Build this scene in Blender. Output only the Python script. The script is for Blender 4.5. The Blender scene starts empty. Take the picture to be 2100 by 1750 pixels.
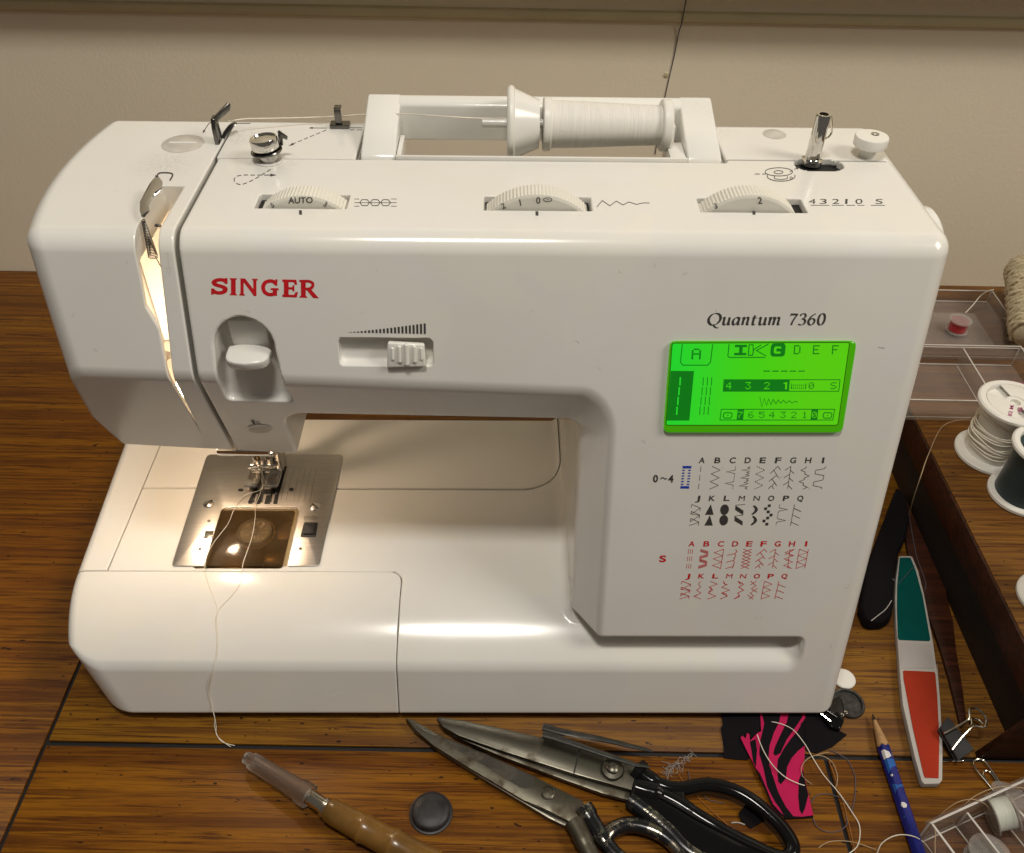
import bpy, bmesh, math, random
import numpy as np
from mathutils import Vector, Matrix, Euler
from mathutils.geometry import delaunay_2d_cdt
random.seed(7)
scene = bpy.context.scene
COL = scene.collection
S = .001                                   # everything below is written in millimetres

# ------------------------------------------------------------------ camera
FPX, PITCH, ROLL, CAMH = 1800., math.radians(42.1), math.radians(1.03), 465.
fw = np.array([0, math.cos(PITCH), -math.sin(PITCH)])
u0 = np.array([0, math.sin(PITCH), math.cos(PITCH)])
ax = np.array([1., 0, 0])
rt = math.cos(ROLL)*ax + math.sin(ROLL)*u0
up = -math.sin(ROLL)*ax + math.cos(ROLL)*u0
EYE = np.array([0, 0, CAMH])
cd = bpy.data.cameras.new('camera'); cam = bpy.data.objects.new('camera', cd); COL.objects.link(cam)
cd.sensor_width = 36.; cd.sensor_fit = 'HORIZONTAL'; cd.lens = 36.*FPX/2100.
cd.clip_start = .01; cd.clip_end = 50.
m = Matrix.Identity(4)
for i in range(3):
    m[i][0], m[i][1], m[i][2] = rt[i], up[i], -fw[i]
m.translation = Vector(EYE*S)
cam.matrix_world = m
scene.camera = cam

# ------------------------------------------------------------------ light
w = bpy.data.worlds.new('World'); scene.world = w; w.use_nodes = True
bg = w.node_tree.nodes['Background']; bg.inputs[0].default_value = (1., .91, .80, 1); bg.inputs[1].default_value = .095
def area(name, loc, target, size, power, color):
    l = bpy.data.lights.new(name, 'AREA'); l.shape = 'RECTANGLE'; l.size, l.size_y = size; l.energy = power; l.color = color
    o = bpy.data.objects.new(name, l); COL.objects.link(o); o.location = loc
    o.rotation_euler = (Vector(target)-Vector(loc)).to_track_quat('-Z', 'Y').to_euler()
    return o
area('ceiling_light', (-.06, .06, 1.34), (-.05, .36, .1), (.27, .13), 7.3, (1., .945, .87))
area('side_light', (1.15, .06, 1.3), (-.25, .75, .3), (.5, .5), 11.8, (1., .925, .82))
scene.view_settings.view_transform = 'Standard'; scene.view_settings.look = 'None'
scene.view_settings.exposure = 0.; scene.view_settings.gamma = 1.
scene.cycles.use_denoising = True
scene.cycles.max_bounces = 10; scene.cycles.transmission_bounces = 10; scene.cycles.transparent_max_bounces = 16
scene.cycles.sample_clamp_indirect = 6.

# ------------------------------------------------------------------ pixel <-> place helpers
YAW = math.radians(1.1); cy_, sy_ = math.cos(YAW), math.sin(YAW)
ORG = np.array([-22.1, 261., 0.])          # where the machine's front bottom centre stands
LEAN = math.radians(17.5); tL, cL, sL = math.tan(LEAN), math.cos(LEAN), math.sin(LEAN)
def ray(u, v): return fw + rt*(u-1050)/FPX - up*(v-875)/FPX
def onz(u, v, z=0.):
    d = ray(u, v); return EYE + d*((z-CAMH)/d[2])
def w2m(p):
    q = np.asarray(p, float)-ORG; return np.stack([cy_*q[..., 0]+sy_*q[..., 1], -sy_*q[..., 0]+cy_*q[..., 1], q[..., 2]], -1)
def m2w(p):
    p = np.asarray(p, float); return np.stack([cy_*p[..., 0]-sy_*p[..., 1], sy_*p[..., 0]+cy_*p[..., 1], p[..., 2]], -1)+ORG
def mray(u, v):
    d = ray(u, v); return w2m(EYE), np.array([cy_*d[0]+sy_*d[1], -sy_*d[0]+cy_*d[1], d[2]])
def mz(u, v, z): o, d = mray(u, v); return o+d*((z-o[2])/d[2])
def my(u, v, y): o, d = mray(u, v); return o+d*((y-o[1])/d[1])
def mx(u, v, x): o, d = mray(u, v); return o+d*((x-o[0])/d[0])
NF = np.array([0, -cL, sL])                # outward normal of the leaning front
def mf(u, v, off=0.):
    o, d = mray(u, v); q = np.array([0, -6*tL, 0]) + NF*off
    return o+d*(((q-o)@NF)/(d@NF))
def Zm(x0, y0, k): return lambda a, b: (x0+k*a, y0+k*b)
Z1 = Zm(0, 144.7, .3582); Z2 = Zm(694.4, 144.7, .3582); Z3 = Zm(1331, 144.7, .3662); Z4 = Zm(289.4, 578.7, .33067)
Z6 = Zm(1273.1, 607.6, .27557); Z7 = Zm(1273.1, 897., .248); Z8 = Zm(347.2, 810.2, .21495); ZL = Zm(405.1, 636.6, .11574)
ZT = Zm(405.1, 173.6, .17912); ZV = Zm(243.1, 347.2, .21497); Z5 = Zm(115.7, 723.4, .30313)
ZA = Zm(810.2, 1417.8, .30313); ZB = Zm(0, 1099.5, .41336); ZC = Zm(1388.9, 1360., .22282); ZD = Zm(1099.5, 1504.6, .27557)
ZQ = Zm(1707.2, 1360., .22288); ZR = Zm(1851.8, 1504.6, .14018); ZK = Zm(1765., 983.8, .19836); ZX = Zm(1880.8, 520.8, .19848)

# ------------------------------------------------------------------ object helpers
def children_of(o): return [c for c in o.children]
def thing(name, label, cat, loc=(0, 0, 0), group=None):
    o = bpy.data.objects.new(name, None); COL.objects.link(o); o.empty_display_size = .01
    o.location = Vector(loc)*S; o['label'] = label; o['category'] = cat
    if group: o['group'] = group
    o['_base'] = [float(c) for c in loc]
    return o
def base_of(o):
    while o is not None:
        if '_base' in o.keys(): return np.array(list(o['_base']))
        o = o.parent
    return np.zeros(3)
def merge(*geos):
    V, Fc, n = [], [], 0
    for v, f in geos:
        v = np.asarray(v, float).reshape(-1, 3); V.append(v); Fc += [tuple(i+n for i in q) for q in f]; n += len(v)
    return np.concatenate(V), Fc
def put(name, geo, mat, parent=None, angle=35, normals=None, kind=None, label=None):
    v, f = geo
    v = np.asarray(v, float).reshape(-1, 3)-base_of(parent)
    me = bpy.data.meshes.new(name); me.from_pydata((v*S).tolist() if len(v) < 50000 else [], [], [tuple(map(int, q)) for q in f] if len(v) < 50000 else [])
    if len(v) >= 50000:
        me = fast_mesh(name, v*S, np.asarray(f))
    me.materials.append(mat); me.update()
    if normals is not None:
        me.shade_smooth(); me.normals_split_custom_set_from_vertices(normals.tolist())
    elif angle:
        me.shade_smooth(); me.set_sharp_from_angle(angle=math.radians(angle))
    o = bpy.data.objects.new(name, me); COL.objects.link(o)
    if parent is not None: o.parent = parent
    if kind: o['kind'] = kind
    if label: o['label'] = label
    return o
def fast_mesh(name, v, q):
    me = bpy.data.meshes.new(name); k = q.shape[1]
    me.vertices.add(len(v)); me.vertices.foreach_set('co', v.astype(np.float32).ravel())
    me.loops.add(q.size); me.loops.foreach_set('vertex_index', q.astype(np.int32).ravel())
    me.polygons.add(len(q)); me.polygons.foreach_set('loop_start', np.arange(0, q.size, k, dtype=np.int32))
    me.update(calc_edges=True); return me
def solo(name, geo, mat, label, cat, group=None, loc=None, **kw):
    """a thing that is one mesh: its origin stands at its base"""
    v = np.asarray(geo[0], float).reshape(-1, 3)
    if loc is None: loc = np.array([v[:, 0].mean(), v[:, 1].mean(), v[:, 2].min()])
    o = put(name, (v-loc, geo[1]), mat, None, **kw); o.location = Vector(loc)*S
    o['label'] = label; o['category'] = cat
    if group: o['group'] = group
    return o
def from_bm(bm):
    bm.verts.ensure_lookup_table(); V = np.array([v.co[:] for v in bm.verts]); F_ = [tuple(v.index for v in f.verts) for f in bm.faces]
    bm.free(); return V, F_
def bevelled(geo, r, seg=2):
    if r <= 0: return geo
    bm = bmesh.new(); vs = [bm.verts.new(p) for p in geo[0]]
    for q in geo[1]:
        try: bm.faces.new([vs[i] for i in q])
        except ValueError: pass
    bm.normal_update(); bmesh.ops.recalc_face_normals(bm, faces=bm.faces)
    ed = [e for e in bm.edges if len(e.link_faces) == 2 and e.calc_face_angle(0) > .5]
    bmesh.ops.bevel(bm, geom=ed, offset=r, segments=seg, profile=.5, affect='EDGES', clamp_overlap=True)
    bm.verts.index_update(); return from_bm(bm)
def box(x0, x1, y0, y1, z0, z1, r=0., seg=2):
    V = [(x, y, z) for x in (x0, x1) for y in (y0, y1) for z in (z0, z1)]
    return bevelled((V, [(0, 1, 3, 2), (4, 6, 7, 5), (0, 4, 5, 1), (2, 3, 7, 6), (0, 2, 6, 4), (1, 5, 7, 3)]), r, seg)
def prism(pts, vec, r=0., seg=2):
    """3-d outline swept along vec"""
    p = np.asarray(pts, float); n = len(p); v = np.concatenate([p, p+np.asarray(vec, float)])
    f = [tuple(range(n)), tuple(range(2*n-1, n-1, -1))]+[(i, (i+1) % n, n+(i+1) % n, n+i) for i in range(n)]
    return bevelled((v, f), r, seg)
def orient(geo):
    bm = bmesh.new(); vs = [bm.verts.new(p) for p in geo[0]]
    for q in geo[1]:
        try: bm.faces.new([vs[i] for i in q])
        except ValueError: pass
    bmesh.ops.recalc_face_normals(bm, faces=bm.faces); bm.verts.index_update(); return from_bm(bm)
def smooth(pts, k=6, closed=False):
    p = np.asarray(pts, float); n = len(p); out = []
    for i in range(n if closed else n-1):
        g = (lambda j: p[j % n]) if closed else (lambda j: p[min(max(j, 0), n-1)])
        a, b, c, d = g(i-1), g(i), g(i+1), g(i+2)
        for t in np.linspace(0, 1, k, endpoint=False):
            out.append(.5*((2*b)+(-a+c)*t+(2*a-5*b+4*c-d)*t*t+(-a+3*b-3*c+d)*t**3))
    if not closed: out.append(p[-1])
    return np.array(out)
def tube(pts, r, n=8, closed=False, flat=1., upv=(0, 0, 1)):
    p = np.asarray(pts, float); N = len(p); rr = np.broadcast_to(np.asarray(r, float), (N,))
    V, Fc = [], []; prev = None
    for i in range(N):
        a = p[(i-1) % N] if closed else p[max(i-1, 0)]; b = p[(i+1) % N] if closed else p[min(i+1, N-1)]
        t = b-a; t = t/(np.linalg.norm(t)+1e-12)
        x = np.cross(np.asarray(upv, float), t) if prev is None else prev-t*(prev@t)
        if np.linalg.norm(x) < 1e-6: x = np.cross([1, 0, .1], t)
        x = x/np.linalg.norm(x); prev = x; y = np.cross(t, x)
        for k in range(n):
            g = 2*math.pi*k/n; V.append(p[i]+rr[i]*(math.cos(g)*x+flat*math.sin(g)*y))
    for i in range(N if closed else N-1):
        j = (i+1) % N
        for k in range(n):
            l = (k+1) % n; Fc.append((i*n+k, i*n+l, j*n+l, j*n+k))
    if not closed: Fc += [tuple(range(n-1, -1, -1)), tuple((N-1)*n+k for k in range(n))]
    return np.array(V), Fc
def lathe(prof, org, axis=(0, 0, 1), n=40, knurl=0.):
    """profile of (radius, height) turned about axis"""
    a = np.asarray(axis, float); a /= np.linalg.norm(a); x = np.cross(a, [0, 1, 0] if abs(a[1]) < .9 else [1, 0, 0]); x /= np.linalg.norm(x); y = np.cross(a, x)
    org = np.asarray(org, float); V, Fc = [], []; m_ = len(prof)
    for i in range(n):
        g = 2*math.pi*i/n; dr = np.cos(g)*x+np.sin(g)*y
        for k, (r, h) in enumerate(prof): V.append(org+dr*(max(r, 1e-4)-(knurl if (i % 2 and 0 < k < m_-1) else 0))+a*h)
    for i in range(n):
        j = (i+1) % n
        for k in range(m_-1): Fc.append((i*m_+k, j*m_+k, j*m_+k+1, i*m_+k+1))
    if prof[0][0] > .001: Fc.append(tuple(i*m_ for i in range(n-1, -1, -1)))
    if prof[-1][0] > .001: Fc.append(tuple(i*m_+m_-1 for i in range(n)))
    return np.array(V), Fc
def fill(poly, step=0):
    """2-d outline -> triangles (optionally with inner points on a grid)"""
    p = [Vector((float(a), float(b))) for a, b in poly]; n = len(p); pts = list(p)
    if step:
        P = np.array(poly, float); lo, hi = P.min(0), P.max(0)
        for a in np.arange(lo[0]+step/2, hi[0], step):
            for b in np.arange(lo[1]+step/2, hi[1], step): pts.append(Vector((a, b)))
    r = delaunay_2d_cdt(pts, [(i, (i+1) % n) for i in range(n)], [list(range(n))], 1, 1e-6)
    return np.array([v[:] for v in r[0]]), [tuple(f) for f in r[2]]
def ribbon(pts, w, closed=False):
    """2-d polyline -> flat mitred ribbon of width w (number or list)"""
    p = np.asarray(pts, float); N = len(p); ww = np.broadcast_to(np.asarray(w, float), (N,)); V, Fc = [], []
    for i in range(N):
        a = p[(i-1) % N] if (closed or i) else p[i]; b = p[(i+1) % N] if (closed or i < N-1) else p[i]
        d1 = p[i]-a; d2 = b-p[i]
        d1 = d1/(np.linalg.norm(d1)+1e-9) if np.linalg.norm(d1) > 1e-9 else d2/(np.linalg.norm(d2)+1e-9)
        d2 = d2/(np.linalg.norm(d2)+1e-9) if np.linalg.norm(d2) > 1e-9 else d1
        t = d1+d2; t = t/(np.linalg.norm(t)+1e-9); nn = np.array([-t[1], t[0]]); k = 1/max(.45, abs(nn@np.array([-d1[1], d1[0]])))
        V += [p[i]+nn*ww[i]*.5*k, p[i]-nn*ww[i]*.5*k]
    for i in range(N if closed else N-1):
        j = (i+1) % N; Fc.append((2*i, 2*i+1, 2*j+1, 2*j))
    return np.array(V), Fc
def lift(geo2, fn):
    """pixel-plane print -> 3-d through a surface function, faces turned to look outward"""
    V = np.array([fn(a, b) for a, b in geo2[0]]); out = []
    for q in geo2[1]:
        n = np.zeros(3)
        for i in range(1, len(q)-1): n = n+np.cross(V[q[i]]-V[q[0]], V[q[i+1]]-V[q[0]])
        c = w2m(EYE)-V[q[0]]
        out.append(tuple(q) if n@c > 0 else tuple(reversed(q)))
    return V, out
def mark(strokes, fn):
    """many 2-d print shapes -> one mesh, each a hair above the last so none share a plane"""
    gs = [lift(g, (lambda a, b, i=i: fn(a, b, .08+.002*(i % 40)))) for i, g in enumerate(strokes)]
    return merge(*gs)
onF = lambda a, b, o: mf(a, b, o)
onT = lambda a, b, o: mz(a, b, 267+o)
_txt = {}
def glyphs(s, bold=0.):
    """flat letters from the built-in sans, cap height 1, baseline 0"""
    if (s, bold) in _txt: return _txt[(s, bold)]
    c = bpy.data.curves.new('t', 'FONT'); c.body = s; c.offset = bold; c.resolution_u = 4; o = bpy.data.objects.new('t', c); COL.objects.link(o)
    dg = bpy.context.evaluated_depsgraph_get(); me = o.evaluated_get(dg).to_mesh()
    V = np.array([v.co[:2] for v in me.vertices]); Fc = [tuple(p.vertices) for p in me.polygons]
    o.evaluated_get(dg).to_mesh_clear(); bpy.data.objects.remove(o); bpy.data.curves.remove(c)
    V = V/.729; V[:, 0] -= V[:, 0].min(); _txt[(s, bold)] = (V, Fc); return V, Fc
def text_px(s, u, v, h, w=None, shear=0., rot=0., bold=0., centre=False):
    V, Fc = glyphs(s, bold); V = V.copy(); ww = V[:, 0].max(); kx = h if w is None else w/ww
    X = V[:, 0]*kx; Y = V[:, 1]*h
    if centre: X = X-X.max()/2
    X = X+shear*Y
    c, s_ = math.cos(rot), math.sin(rot)
    return np.stack([u+c*X+s_*Y, v+s_*X-c*Y], -1), Fc
def arrow(pts, w, hl=0, hw=0):
    """line with an arrowhead at its end (pixel units)"""
    p = np.asarray(pts, float); d = p[-1]-p[-2]; d = d/np.linalg.norm(d); n = np.array([-d[1], d[0]])
    tip = p[-1]; q = p.copy(); q[-1] = tip-d*hl*.8
    return [ribbon(q, w), (np.array([tip, tip-d*hl+n*hw/2, tip-d*hl-n*hw/2]), [(0, 1, 2)])]
def dashes(pts, w, on, off):
    p = smooth(pts, 8); s = np.concatenate([[0], np.cumsum(np.linalg.norm(np.diff(p, axis=0), axis=1))]); out = []; a = 0.
    while a < s[-1]:
        t = np.linspace(a, min(a+on, s[-1]), 4); out.append(ribbon(np.stack([np.interp(t, s, p[:, 0]), np.interp(t, s, p[:, 1])], -1), w)); a += on+off
    return out
ell = lambda cx, cy, rx, ry, n=28, a0=0, a1=2*math.pi: [(cx+rx*math.cos(t), cy+ry*math.sin(t)) for t in np.linspace(a0, a1, n, endpoint=(a1-a0) < 6.28)]

# ------------------------------------------------------------------ materials
class M: pass
def node_mat(name):
    mt = bpy.data.materials.new(name); mt.use_nodes = True; nt = mt.node_tree
    return mt, nt, nt.nodes['Principled BSDF']
def N(nt, typ, **kw):
    n = nt.nodes.new(typ)
    for k, v in kw.items():
        if k in n.inputs: n.inputs[k].default_value = v
        else: setattr(n, k, v)
    return n
def setp(b, **kw):
    for k, v in kw.items():
        k = k.replace('_', ' ')
        b.inputs[k].default_value = (*v, 1) if isinstance(v, tuple) and len(v) == 3 else v
def coords(nt, scale=(1, 1, 1), rot=(0, 0, 0)):
    t = N(nt, 'ShaderNodeTexCoord'); mp = N(nt, 'ShaderNodeMapping'); mp.inputs['Scale'].default_value = scale; mp.inputs['Rotation'].default_value = rot
    nt.links.new(t.outputs['Object'], mp.inputs['Vector']); return mp.outputs['Vector']
def noise(nt, vec, scale, detail=4, rough=.55, dist=0.):
    n = N(nt, 'ShaderNodeTexNoise'); n.inputs['Scale'].default_value = scale; n.inputs['Detail'].default_value = detail
    n.inputs['Roughness'].default_value = rough; n.inputs['Distortion'].default_value = dist; nt.links.new(vec, n.inputs['Vector']); return n.outputs['Fac']
def ramp(nt, fac, stops):
    r = N(nt, 'ShaderNodeValToRGB'); e = r.color_ramp.elements
    while len(e) < len(stops): e.new(.5)
    for q, (p, c) in zip(e, stops): q.position = p; q.color = (*c, 1) if len(c) == 3 else c
    nt.links.new(fac, r.inputs[0]); return r.outputs[0]
def mix(nt, fac, a, b, mode='MIX'):
    n = N(nt, 'ShaderNodeMix', data_type='RGBA', blend_type=mode)
    for sock, val in ((n.inputs[0], fac), (n.inputs[6], a), (n.inputs[7], b)):
        if isinstance(val, (int, float)): sock.default_value = val
        elif isinstance(val, tuple): sock.default_value = (*val, 1)
        else: nt.links.new(val, sock)
    return n.outputs[2]
def bump(nt, b, h, strength, dist=.0005):
    n = N(nt, 'ShaderNodeBump'); n.inputs['Strength'].default_value = strength; n.inputs['Distance'].default_value = dist
    nt.links.new(h, n.inputs['Height']); nt.links.new(n.outputs[0], b.inputs['Normal'])
def plain(name, col, rough=.4, metal=0., var=.12, vscale=120., bmp=0., coat=0., **kw):
    """one colour with a little procedural unevenness in tone and gloss"""
    mt, nt, b = node_mat(name); v = coords(nt); n = noise(nt, v, vscale)
    c = ramp(nt, n, [(.3, tuple(x*(1-var) for x in col)), (.7, tuple(min(1, x*(1+var)) for x in col))]); nt.links.new(c, b.inputs['Base Color'])
    r = N(nt, 'ShaderNodeMapRange'); r.inputs[3].default_value = rough*.8; r.inputs[4].default_value = min(1, rough*1.25); nt.links.new(noise(nt, v, vscale*.4), r.inputs[0]); nt.links.new(r.outputs[0], b.inputs['Roughness'])
    setp(b, Metallic=metal, Coat_Weight=coat, Coat_Roughness=.1, **kw)
    if bmp: bump(nt, b, noise(nt, v, vscale*6), bmp, .0003)
    return mt
def plastic(name, col, rough=.17, smudge=.06):
    mt, nt, b = node_mat(name); v = coords(nt)
    c = ramp(nt, noise(nt, v, 9., 5, .6), [(.3, tuple(x*(1-smudge)*(1, .995, .975)[i] for i, x in enumerate(col))), (.65, col)])
    sp = ramp(nt, noise(nt, v, 260., 3, .6), [(.25, (.62, .58, .5)), (.31, (1, 1, 1))])         # sparse specks of grime
    msk = ramp(nt, noise(nt, v, 14., 2), [(.45, (0, 0, 0)), (.75, (1, 1, 1))])
    cc = mix(nt, msk, c, mix(nt, .55, c, sp, 'MULTIPLY'))
    for px_, py_, pz_, rad in ((-.122, .184, .267, .016), (-.066, .196, .267, .012), (-.094, .152, .267, .014), (.178, .160, .267, .016), (.128, .200, .267, .02), (-.150, .150, .267, .02)):
        t_ = N(nt, 'ShaderNodeTexCoord'); dv = N(nt, 'ShaderNodeVectorMath', operation='DISTANCE'); dv.inputs[1].default_value = (px_, py_, pz_); nt.links.new(t_.outputs['Object'], dv.inputs[0])
        mr = N(nt, 'ShaderNodeMapRange'); mr.inputs[1].default_value = rad; mr.inputs[2].default_value = 0.; mr.inputs[3].default_value = 0.; mr.inputs[4].default_value = .5; nt.links.new(dv.outputs['Value'], mr.inputs[0])
        gm = N(nt, 'ShaderNodeMath', operation='MULTIPLY'); nt.links.new(mr.outputs[0], gm.inputs[0]); nt.links.new(ramp(nt, noise(nt, v, 800., 4, .75), [(.40, (0, 0, 0)), (.75, (1, 1, 1))]), gm.inputs[1])
        cc = mix(nt, gm.outputs[0], cc, (.24, .21, .17))
    yl = ramp(nt, noise(nt, v, 17., 3, .5, .8), [(.56, (0, 0, 0)), (.60, (.32, .32, .32)), (.72, (.32, .32, .32))]); cc = mix(nt, yl, cc, (.80, .77, .66))
    nt.links.new(cc, b.inputs['Base Color'])
    r = N(nt, 'ShaderNodeMapRange'); r.inputs[3].default_value = rough*.75; r.inputs[4].default_value = rough*1.35
    nt.links.new(noise(nt, v, 22., 4), r.inputs[0]); nt.links.new(r.outputs[0], b.inputs['Roughness'])
    setp(b, Specular_IOR_Level=.5, Subsurface_Weight=.0)
    bump(nt, b, noise(nt, v, 900., 2), .05, .0002)
    return mt
M.white = plastic('white_plastic', (.785, .77, .725))
M.handle = plastic('handle_plastic', (.80, .79, .745), .16)
M.dial = plastic('dial_plastic', (.74, .72, .64), .4)
M.spoolw = plastic('spool_plastic', (.80, .78, .72), .4, .03)
M.edge = plain('polished_edge', (.60, .56, .51), .15)
M.matteblack = plain('matte_black_steel', (.012, .011, .011), .6)
M.ink = plain('grey_ink', (.05, .045, .042), .5)
M.red = plain('red_ink', (.60, .008, .014), .45)
M.blue = plain('blue_ink', (.012, .05, .42), .45)
M.mould = plain('moulded_relief', (.55, .52, .46), .4)
M.chrome = plain('chrome', (.55, .53, .5), .12, 1., .08)
M.bright = plain('bright_chrome', (.72, .7, .66), .08, 1., .05)
M.foot = plain('foot_chrome', (.74, .71, .66), .2, 1., .05)
M.dark_chrome = plain('dark_chrome', (.17, .165, .155), .22, 1., .2)
M.black = plain('black_gap', (.006, .005, .005), .6)
M.blackplastic = plain('black_plastic', (.012, .011, .011), .3)
M.yarn = plain('cream_yarn', (.72, .62, .42), .95, 0, .25, 900, .8)

def steel(name, col, rough, sc):
    mt, nt, b = node_mat(name); v = coords(nt, sc); n = noise(nt, v, 1., 5, .7)
    nt.links.new(ramp(nt, n, [(.25, tuple(x*.78 for x in col)), (.75, col)]), b.inputs['Base Color'])
    r = N(nt, 'ShaderNodeMapRange'); r.inputs[3].default_value = rough*.7; r.inputs[4].default_value = rough*1.4; nt.links.new(n, r.inputs[0]); nt.links.new(r.outputs[0], b.inputs['Roughness'])
    setp(b, Metallic=1.); bump(nt, b, n, .05, .0001); return mt
M.plate = steel('brushed_steel', (.60, .57, .53), .34, (60, 900, 900))
def rusty(name, col, stain, amount, rough):
    mt, nt, b = node_mat(name); v = coords(nt)
    n = noise(nt, v, 70., 8, .7); f = ramp(nt, n, [(amount, (0, 0, 0)), (amount+.16, (1, 1, 1))])
    f2 = noise(nt, coords(nt, (300, 900, 300)), 1., 4)
    nt.links.new(mix(nt, f, mix(nt, f2, tuple(c*.7 for c in col), col), stain), b.inputs['Base Color'])
    m2 = N(nt, 'ShaderNodeMapRange'); m2.inputs[3].default_value = 1.; m2.inputs[4].default_value = .55; nt.links.new(f, m2.inputs[0]); nt.links.new(m2.outputs[0], b.inputs['Metallic'])
    r = N(nt, 'ShaderNodeMapRange'); r.inputs[3].default_value = rough; r.inputs[4].default_value = .6; nt.links.new(f, r.inputs[0]); nt.links.new(r.outputs[0], b.inputs['Roughness'])
    bump(nt, b, n, .15, .0003); return mt
M.blade = rusty('shear_steel', (.17, .158, .125), (.07, .05, .028), .56, .33)
M.oldblade = rusty('stained_steel', (.16, .148, .112), (.055, .036, .018), .49, .38)
def chipped(name):
    mt, nt, b = node_mat(name); v = coords(nt); n = noise(nt, v, 95., 9, .72)
    f = ramp(nt, n, [(.55, (0, 0, 0)), (.57, (1, 1, 1))]); nt.links.new(mix(nt, f, (.008, .008, .009), (.30, .27, .21)), b.inputs['Base Color'])
    nt.links.new(f, b.inputs['Metallic']); setp(b, Roughness=.22); bump(nt, b, f, -.3, .0004); return mt
M.chipped = chipped('chipped_black_enamel')
M.gloss_black = plain('black_enamel', (.005, .005, .005), .10, 0, .2, 60, .0, .0, Specular_IOR_Level=.35)

def wood(name, light, mid, dark, rough=.38, sc=1., seed=0.):
    mt, nt, b = node_mat(name)
    v = coords(nt, (11*sc, 400*sc, 400*sc)); 
    off = N(nt, 'ShaderNodeVectorMath', operation='ADD'); off.inputs[1].default_value = (seed*3.1, seed*7.7, seed*1.3); nt.links.new(v, off.inputs[0]); v = off.outputs[0]
    broad = noise(nt, v, .13, 5, .6, 1.2); streak = noise(nt, v, 1.5, 6, .66, .7); band = noise(nt, v, .42, 3, .5, 1.)
    c = ramp(nt, broad, [(.34, mid), (.60, light)])
    c = mix(nt, ramp(nt, streak, [(.39, (.85, .85, .85)), (.51, (0, 0, 0))]), c, dark)
    c = mix(nt, ramp(nt, band, [(.36, (.85, .85, .85)), (.52, (0, 0, 0))]), c, tuple(.55*a_+.45*b_ for a_, b_ in zip(dark, mid)))
    v2 = coords(nt, (40*sc, 1700*sc, 1700*sc)); pore = ramp(nt, noise(nt, v2, 1., 3, .6), [(.56, (0, 0, 0)), (.68, (.6, .6, .6))])
    c = mix(nt, pore, c, dark)
    v3 = coords(nt, (170*sc, 420*sc, 420*sc), (0, 0, .5)); fleck = ramp(nt, noise(nt, v3, 1., 1, .5), [(.735, (0, 0, 0)), (.76, (1, 1, 1))])
    c = mix(nt, fleck, c, tuple(x*.35 for x in dark))
    nt.links.new(c, b.inputs['Base Color'])
    r = N(nt, 'ShaderNodeMapRange'); r.inputs[3].default_value = rough*.8; r.inputs[4].default_value = rough*1.5; nt.links.new(streak, r.inputs[0]); nt.links.new(r.outputs[0], b.inputs['Roughness'])
    bump(nt, b, streak, .22, .0006); setp(b, Specular_IOR_Level=.27); return mt
M.table = wood('table_veneer', (.245, .096, .0026), (.150, .047, .0020), (.047, .0105, .0012))
M.table2 = wood('table_veneer_inner', (.250, .108, .0045), (.165, .060, .0035), (.063, .018, .0024), .42, 1.15, 4.)
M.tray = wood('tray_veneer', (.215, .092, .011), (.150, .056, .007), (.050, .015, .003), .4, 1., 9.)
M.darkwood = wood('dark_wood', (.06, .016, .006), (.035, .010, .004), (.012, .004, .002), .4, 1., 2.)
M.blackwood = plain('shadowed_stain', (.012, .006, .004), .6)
M.handlewood = plain('bamboo', (.17, .085, .016), .28, 0, .35, 55, .1, .3)

def wallpaint():
    mt, nt, b = node_mat('wall_paint'); v = coords(nt)
    c = ramp(nt, noise(nt, v, 3.2, 4), [(.3, (.80, .72, .56)), (.7, (.85, .765, .585))]); nt.links.new(c, b.inputs['Base Color'])
    setp(b, Roughness=.62, Specular_IOR_Level=.3); bump(nt, b, noise(nt, v, 330., 5), .22, .0008); return mt
M.wall = wallpaint()
M.trim = plain('trim_paint', (.60, .53, .33), .4, 0, .05, 30)
def clear(name, tint, rough=.04, ior=1.46):
    mt, nt, b = node_mat(name); v = coords(nt)
    setp(b, Base_Color=tint, Transmission_Weight=1., IOR=ior)
    r = N(nt, 'ShaderNodeMapRange'); r.inputs[3].default_value = rough; r.inputs[4].default_value = rough*3+.02; nt.links.new(noise(nt, v, 60.), r.inputs[0]); nt.links.new(r.outputs[0], b.inputs['Roughness'])
    return mt
def styrene(nm='clear_styrene', lo=.02, hi=.09):
    mt, nt, b = node_mat(nm); v = coords(nt)
    setp(b, Base_Color=(.52, .49, .46), Roughness=.08, Specular_IOR_Level=.8)
    t = N(nt, 'ShaderNodeBsdfTransparent'); t.inputs[0].default_value = (.95, .925, .90, 1)
    lw = N(nt, 'ShaderNodeLayerWeight'); lw.inputs[0].default_value = .25
    nz = ramp(nt, noise(nt, v, 45., 3), [(.3, (lo,)*3), (.8, (hi,)*3)])
    ad = N(nt, 'ShaderNodeMath', operation='MAXIMUM'); nt.links.new(nz, ad.inputs[0])
    mu = N(nt, 'ShaderNodeMath', operation='MULTIPLY'); mu.inputs[1].default_value = .55; nt.links.new(lw.outputs[1], mu.inputs[0]); nt.links.new(mu.outputs[0], ad.inputs[1])
    ms = N(nt, 'ShaderNodeMixShader'); nt.links.new(ad.outputs[0], ms.inputs[0]); nt.links.new(t.outputs[0], ms.inputs[1]); nt.links.new(b.outputs[0], ms.inputs[2])
    nt.links.new(ms.outputs[0], nt.nodes['Material Output'].inputs[0]); return mt
M.clear = styrene()
M.bobbin = styrene('bobbin_styrene', .18, .42)
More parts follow.
